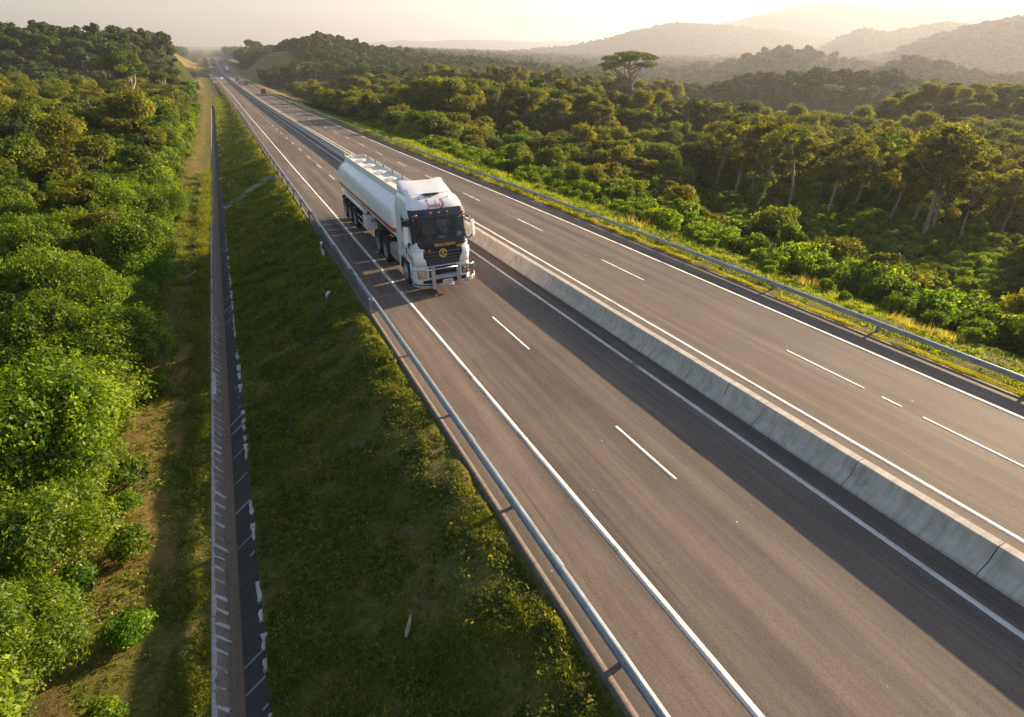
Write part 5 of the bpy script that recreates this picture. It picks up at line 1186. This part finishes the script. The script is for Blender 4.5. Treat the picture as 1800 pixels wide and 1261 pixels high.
# tank vessel
TZ0, TZ1, TY0, TY1 = 1.12, 3.02, 2.72, 15.1
def tk(z):
    c, h = (TZ0 + TZ1) / 2, (TZ1 - TZ0) / 2; q = min(1, abs((z - c) / h)); return 1.25 * (1 - q ** 2.9) ** (1 / 2.1), 0.30 * q ** 3
def tank_ring(z, off=0.0, cr=.42, nc=6):
    w, e = tk(z); w += off; y0, y1 = TY0 + e - off, TY1 - e + off; c_ = min(cr, w * .9); p = []
    for cx_, cy_, a0 in ((-w + c_, y0 + c_, 180), (w - c_, y0 + c_, 270), (w - c_, y1 - c_, 0), (-w + c_, y1 - c_, 90)):
        for a in np.linspace(R(a0), R(a0 + 90), nc): p.append((cx_ + math.cos(a) * c_, cy_ + math.sin(a) * c_, z))
    return p
bm = bmesh.new(); zs = [(TZ0 + TZ1) / 2 + (TZ1 - TZ0) / 2 * math.sin(t) * .999 for t in np.linspace(-math.pi / 2, math.pi / 2, 22)]
add_loft(bm, [tank_ring(z) for z in zs], True, True, True); tk_o = bm_obj('tank', bm, T['tank'], trk, True)
bm = bmesh.new(); add_loft(bm, [tank_ring(z, .008) for z in np.linspace(1.70, 1.88, 4)], True); bm_obj('orange_stripe', bm, T['stripe'], tk_o, True)
for y in np.arange(4.6, 15, 2.05):      # weld seams between compartments
    bm = bmesh.new(); pts = []
    for z in zs: w, e = tk(z); pts.append((-w - .002, y, z))
    for z in zs[::-1]: w, e = tk(z); pts.append((w + .002, y, z))
    add_tube(bm, pts, .006, 4, True); bm_obj('weld_seam', bm, T['tank'], tk_o)
bm = bmesh.new(); add_box(bm, (.0, 8.95, 3.01), (1.10, 12.0, .05)); wk = bm_obj('walkway', bm, T['walk'], trk)
for s in (-1, 1):
    bm = bmesh.new(); add_loft(bm, [[(s * .55, y, 2.93), (s * .60, y, 3.19), (s * .64, y, 3.19), (s * .70, y, 2.86)] for y in (2.95, 14.95)], True, True, True); bm_obj('coaming', bm, T['walk'], wk)
for y in (2.97, 14.93):
    bm = bmesh.new(); add_box(bm, (0, y, 3.08), (1.2, .05, .22)); bm_obj('coaming', bm, T['walk'], wk)
for k, y in enumerate((4.3, 6.9, 9.0, 11.2, 13.3)):
    bm = bmesh.new(); add_cyl(bm, (0, y, 3.03), (0, y, 3.09), .34, n=20); mh = bm_obj('manhole', bm, T['walk'], trk)
    bm = bmesh.new(); add_cyl(bm, (0, y, 3.09), (0, y, 3.15), .24, .22, n=18); add_cyl(bm, (.0, y, 3.15), (0, y, 3.2), .07); add_box(bm, (.16, y, 3.17), (.12, .08, .05)); bm_obj('manhole_lid', bm, T['tank'], mh)
    bm = bmesh.new(); add_tube(bm, [(math.cos(a) * .31, y + math.sin(a) * .31, 3.13) for a in np.linspace(0, 6.283, 18, endpoint=False)], .018, 5, True); bm_obj('manhole_ring', bm, T['walk'], mh)
for y in np.arange(3.3, 15, 1.75):
    bm = bmesh.new(); add_cyl(bm, (.60, y, 3.05), (.56, y, 3.24), .028, n=6); bm_obj('vent_pin', bm, T['chassis'], wk)
bm = bmesh.new(); add_cyl(bm, (-.62, 14.9, 3.1), (-.62, 14.9, 3.34), .03); add_cyl(bm, (-.25, 14.6, 3.1), (-.25, 14.6, 3.38), .018); bm_obj('rear_pipe', bm, T['walk'], wk)
# hose tube, tool box, side guard
for s in (-1, 1):
    bm = bmesh.new(); add_cyl(bm, (s * 1.08, 8.9, 1.30), (s * 1.08, 15.0, 1.30), .10, n=14); ht = bm_obj('hose_tube', bm, T['tank'], trk, False)
    bm = bmesh.new(); add_cyl(bm, (s * 1.08, 9.15, 1.30), (s * 1.08, 9.22, 1.30), .108, n=14); bm_obj('tube_band', bm, T['red'], ht)
    bm = bmesh.new(); add_box(bm, (s * .93, 8.75, .82), (.56, .90, .62)); tb = bm_obj('tool_box', bm, T['white'], trk, bevel=.015)
    bm = bmesh.new()
    for q in (-.22, .22): add_box(bm, (s * 1.215, 8.75 + q, .84), (.012, .36, .46))
    bm_obj('box_door', bm, T['tank'], tb)
    for z in (.52, .84):
        for q in range(4):
            bm = bmesh.new(); add_box(bm, (s * 1.16, 9.42 + q * .32 + .16, z), (.03, .31, .07)); bm_obj('side_guard', bm, T['red'] if q % 2 == 0 else T['white'], trk)
    bm = bmesh.new(); add_box(bm, (s * .95, 7.6, 1.12), (.06, 1.2, .06)); add_box(bm, (s * .5, 7.6, .6), (.12, .12, .9)); bm_obj('landing_leg', bm, T['alu'], trk)
# driver
M['shirt'] = simple('pale_shirt', (0.52, 0.58, 0.62), 0.9); skin = simple('dark_skin', (0.12, 0.06, 0.035), 0.6)
def skinned(name, pts, edges, rad, mat, root):
    me = bpy.data.meshes.new(name); me.from_pydata(pts, edges, []); o = link(name, me); o.modifiers.new('skin', 'SKIN'); sv = me.skin_vertices[0].data
    for i_, r_ in enumerate(rad): sv[i_].radius = (r_, r_) if not isinstance(r_, tuple) else r_
    for q in sv: q.use_root = False
    sv[root].use_root = True; md = o.modifiers.new('sub', 'SUBSURF'); md.levels = 1; md.render_levels = 2; me.materials.append(mat); return o
per = empty('person', (TX + .58 * 1.26, TY + 1.40 * 1.43, float(zr(TY)) - .06 + 1.92 * 1.43)); per.scale = (1.3, 1.3, 1.3); tag(per, 'driver in a pale shirt sitting behind the windscreen holding the steering wheel', 'person')
pp = [(0, 0, .05), (0, .02, .28), (0, .03, .50), (0, 0, .60), (0, -.02, .72), (0, -.03, .84), (-.2, .02, .50), (-.30, -.18, .32), (-.17, -.44, .30), (.2, .02, .50), (.30, -.18, .32), (.17, -.44, .32), (-.12, -.42, .04), (.12, -.42, .04)]
ed = [(0, 1), (1, 2), (2, 3), (3, 4), (4, 5), (2, 6), (6, 7), (7, 8), (2, 9), (9, 10), (10, 11), (0, 12), (0, 13)]
bd = skinned('body', pp, ed, [(.17, .13), (.17, .12), (.16, .10), .055, .095, .08, .07, .05, .035, .07, .05, .035, .08, .08], M['shirt'], 0); bd.parent = per
def ball(name, c, r, mat, par, sc=(1, 1, 1)):
    bm = bmesh.new(); q = bmesh.ops.create_uvsphere(bm, u_segments=12, v_segments=8, radius=r); bmesh.ops.transform(bm, matrix=Matrix.Translation(c) @ Matrix.Diagonal((*sc, 1)), verts=q['verts']); return bm_obj(name, bm, mat, par, True)
ball('head', (0, -.03, .80), .115, skin, per, (.85, 1, 1.15)); ball('hair', (0, -.005, .85), .118, T['black'], per, (.88, 1, .95))
for s in (-1, 1):
    h_ = ball('hand', (s * .17, -.47, .31), .045, skin, per)
    for q in range(4):
        bm = bmesh.new(); add_tube(bm, [(s * .17 + (q - 1.5) * .018, -.50, .33), (s * .17 + (q - 1.5) * .019, -.54, .335), (s * .17 + (q - 1.5) * .019, -.56, .31)], [.010, .010, .008], 5); bm_obj('finger', bm, skin, h_, True)
# things lying on the dashboard
def dash_at(x, y, z): return (TX + x * 1.26, TY + y * 1.43, float(zr(TY)) + z * 1.43 - y * 1.43 * .026)
def dash_item(name, x, y, dims, mat, label, cat, rz=.2):
    bm = bmesh.new(); add_box(bm, (0, 0, dims[2] / 2), dims); o = bm_obj(name, bm, mat, None, bevel=.008); o.location = dash_at(x, y, 1.93 + (y - .3) * .12); o.rotation_euler.z = rz; tag(o, label, cat)
dash_item('paper_sheet', .92, .40, (.26, .02, .26), T['white'], 'white paper card behind the windscreen at the right end of the dashboard', 'paper', -.2)
dash_item('tissue_packet', .10, .42, (.30, .20, .12), T['walk'], 'white packet lying on the dashboard left of the steering wheel', 'packet', .3)
dash_item('orange_packet', .30, .40, (.16, .12, .12), T['amber'], 'orange and white packet on the dashboard beside the white packet', 'packet')
dash_item('small_box', -.45, .30, (.28, .12, .08), simple('cyan_box', (.05, .35, .45), .5), 'small cyan box on the dashboard close to the windscreen', 'box')
dash_item('folded_cloth', -.42, .52, (.30, .16, .09), simple('orange_cloth', (.45, .14, .05), .9), 'folded orange cloth on the dashboard behind the cyan box', 'cloth', .4)
bm = bmesh.new(); add_cyl(bm, (0, 0, 0), (0, 0, .22), .05, n=10); add_cyl(bm, (0, 0, .22), (0, 0, .32), .03, .02, n=8); o = bm_obj('bottle', bm, T['black'], None); o.location = dash_at(-.18, .45, 1.95); tag(o, 'dark bottle with pale cap standing in the middle of the dashboard', 'bottle')
bm = bmesh.new(); add_cyl(bm, (0, 0, .30), (0, 0, .36), .035, n=8); bm_obj('cap', bm, T['white'], o)

# ------------------------------------------------------------------ distant traffic
def car(X_u, Y, paint, face, label, kind='car', sc=1.25, name='car'):
    o = empty(name, (X_u + float(xr(Y)), Y, float(zr(Y))), 0 if face < 0 else math.pi, sc); tag(o, label, 'car' if kind == 'car' else kind)
    H = {'car': 1.45, 'van': 2.3, 'truck': 3.3}[kind]; Lg = {'car': 4.3, 'van': 4.8, 'truck': 7.5}[kind]; W = {'car': .88, 'van': .95, 'truck': 1.25}[kind]
    if kind == 'car': prof = [(0, .35), (0, .7), (.15, .82), (1.1, .95), (1.75, 1.42), (3.2, 1.42), (3.9, 1.0), (4.25, .95), (4.3, .4)]
    elif kind == 'van': prof = [(0, .35), (0, .9), (.35, 1.15), (1.0, 2.1), (1.3, 2.3), (4.7, 2.3), (4.8, 1.9), (4.8, .4)]
    else: prof = [(0, .45), (0, 1.4), (.15, 2.3), (.5, 2.5), (1.8, 2.55), (1.8, .5)]
    bm = bmesh.new(); add_loft(bm, [[(x * (1 if z < 1.0 else .88), y, z) for y, z in prof] for x in (-W, -W * .6, W * .6, W)], True, True, True); bm_obj('body', bm, paint, o)
    gp_ = {'car': [(1.2, .98), (1.78, 1.38), (3.15, 1.38), (3.75, 1.0)], 'van': [(.45, 1.2), (1.0, 2.0), (4.3, 2.0), (4.3, 1.3)], 'truck': [(.0, 1.45), (.12, 2.2), (1.2, 2.2), (1.2, 1.5)]}[kind]
    bm = bmesh.new(); add_loft(bm, [[(x, y - (.02 if x else 0), z) for y, z in gp_] for x in (-W * .9, W * .9)], True, True, True); bm_obj('window', bm, T['black'], o)
    if kind == 'truck': bm = bmesh.new(); add_box(bm, (0, 4.7, 2.0), (2.5, 5.6, 2.6)); bm_obj('cargo_box', bm, T['white'], o, bevel=.03)
    for s in (-1, 1):
        for y in (.85, Lg - .9):
            bm = bmesh.new(); add_cyl(bm, (s * (W - .12), y, .34), (s * (W + .02), y, .34), .34 if kind != 'truck' else .46, n=14); bm_obj('wheel', bm, T['rubber'], o)
        bm = bmesh.new(); add_box(bm, (s * W * .7, -.01, .72), (.3, .05, .14)); bm_obj('headlight', bm, T['lens'], o)
        bm = bmesh.new(); add_box(bm, (s * W * .8, Lg + .0, .85), (.2, .05, .16)); bm_obj('tail_light', bm, T['red'], o)
maroon = simple('maroon_paint', (.16, .03, .05), .35); darkp = simple('dark_paint', (.03, .03, .04), .35)
car(20.9, 330, maroon, 1, 'dark red van on the far carriageway, nearest of the distant traffic', 'van', 1.15, 'van')
car(20.0, 437, darkp, 1, 'small dark car on the far carriageway, second beyond the red van', 'car', 1.2)
car(18.8, 505, maroon, 1, 'small dark red car on the far carriageway beyond the dark car', 'car', 1.2)
car(19.6, 685, T['white'], 1, 'white box truck on the far carriageway approaching the crest', 'truck', 1.2, 'box_truck')
car(8.8, 515, T['white'], -1, 'white car coming down the near carriageway in the distance', 'car', 1.2)
car(10.2, 815, darkp, -1, 'dark car on the near carriageway just below the crest', 'car', 1.3)
car(17.6, 940, T['white'], 1, 'pale car on the far carriageway close to the crest', 'car', 1.3)

# ------------------------------------------------------------------ haze
bm = bmesh.new(); add_box(bm, (2500, 5500, 235), (26000, 26600, 610)); hz = bpy.data.meshes.new('haze'); bm.to_mesh(hz); bm.free()
hm = bpy.data.materials.new('haze'); hm.use_nodes = True; nt = hm.node_tree; nt.nodes.clear(); ho = nt.nodes.new('ShaderNodeOutputMaterial')
pv = nt.nodes.new('ShaderNodeVolumePrincipled'); pv.inputs['Density'].default_value = 0.00021; pv.inputs['Color'].default_value = (0.56, 0.59, 0.67, 1); pv.inputs['Anisotropy'].default_value = 0.42
nt.links.new(pv.outputs[0], ho.inputs['Volume']); hz.materials.append(hm)
tag(link('haze', hz), kind='stuff')
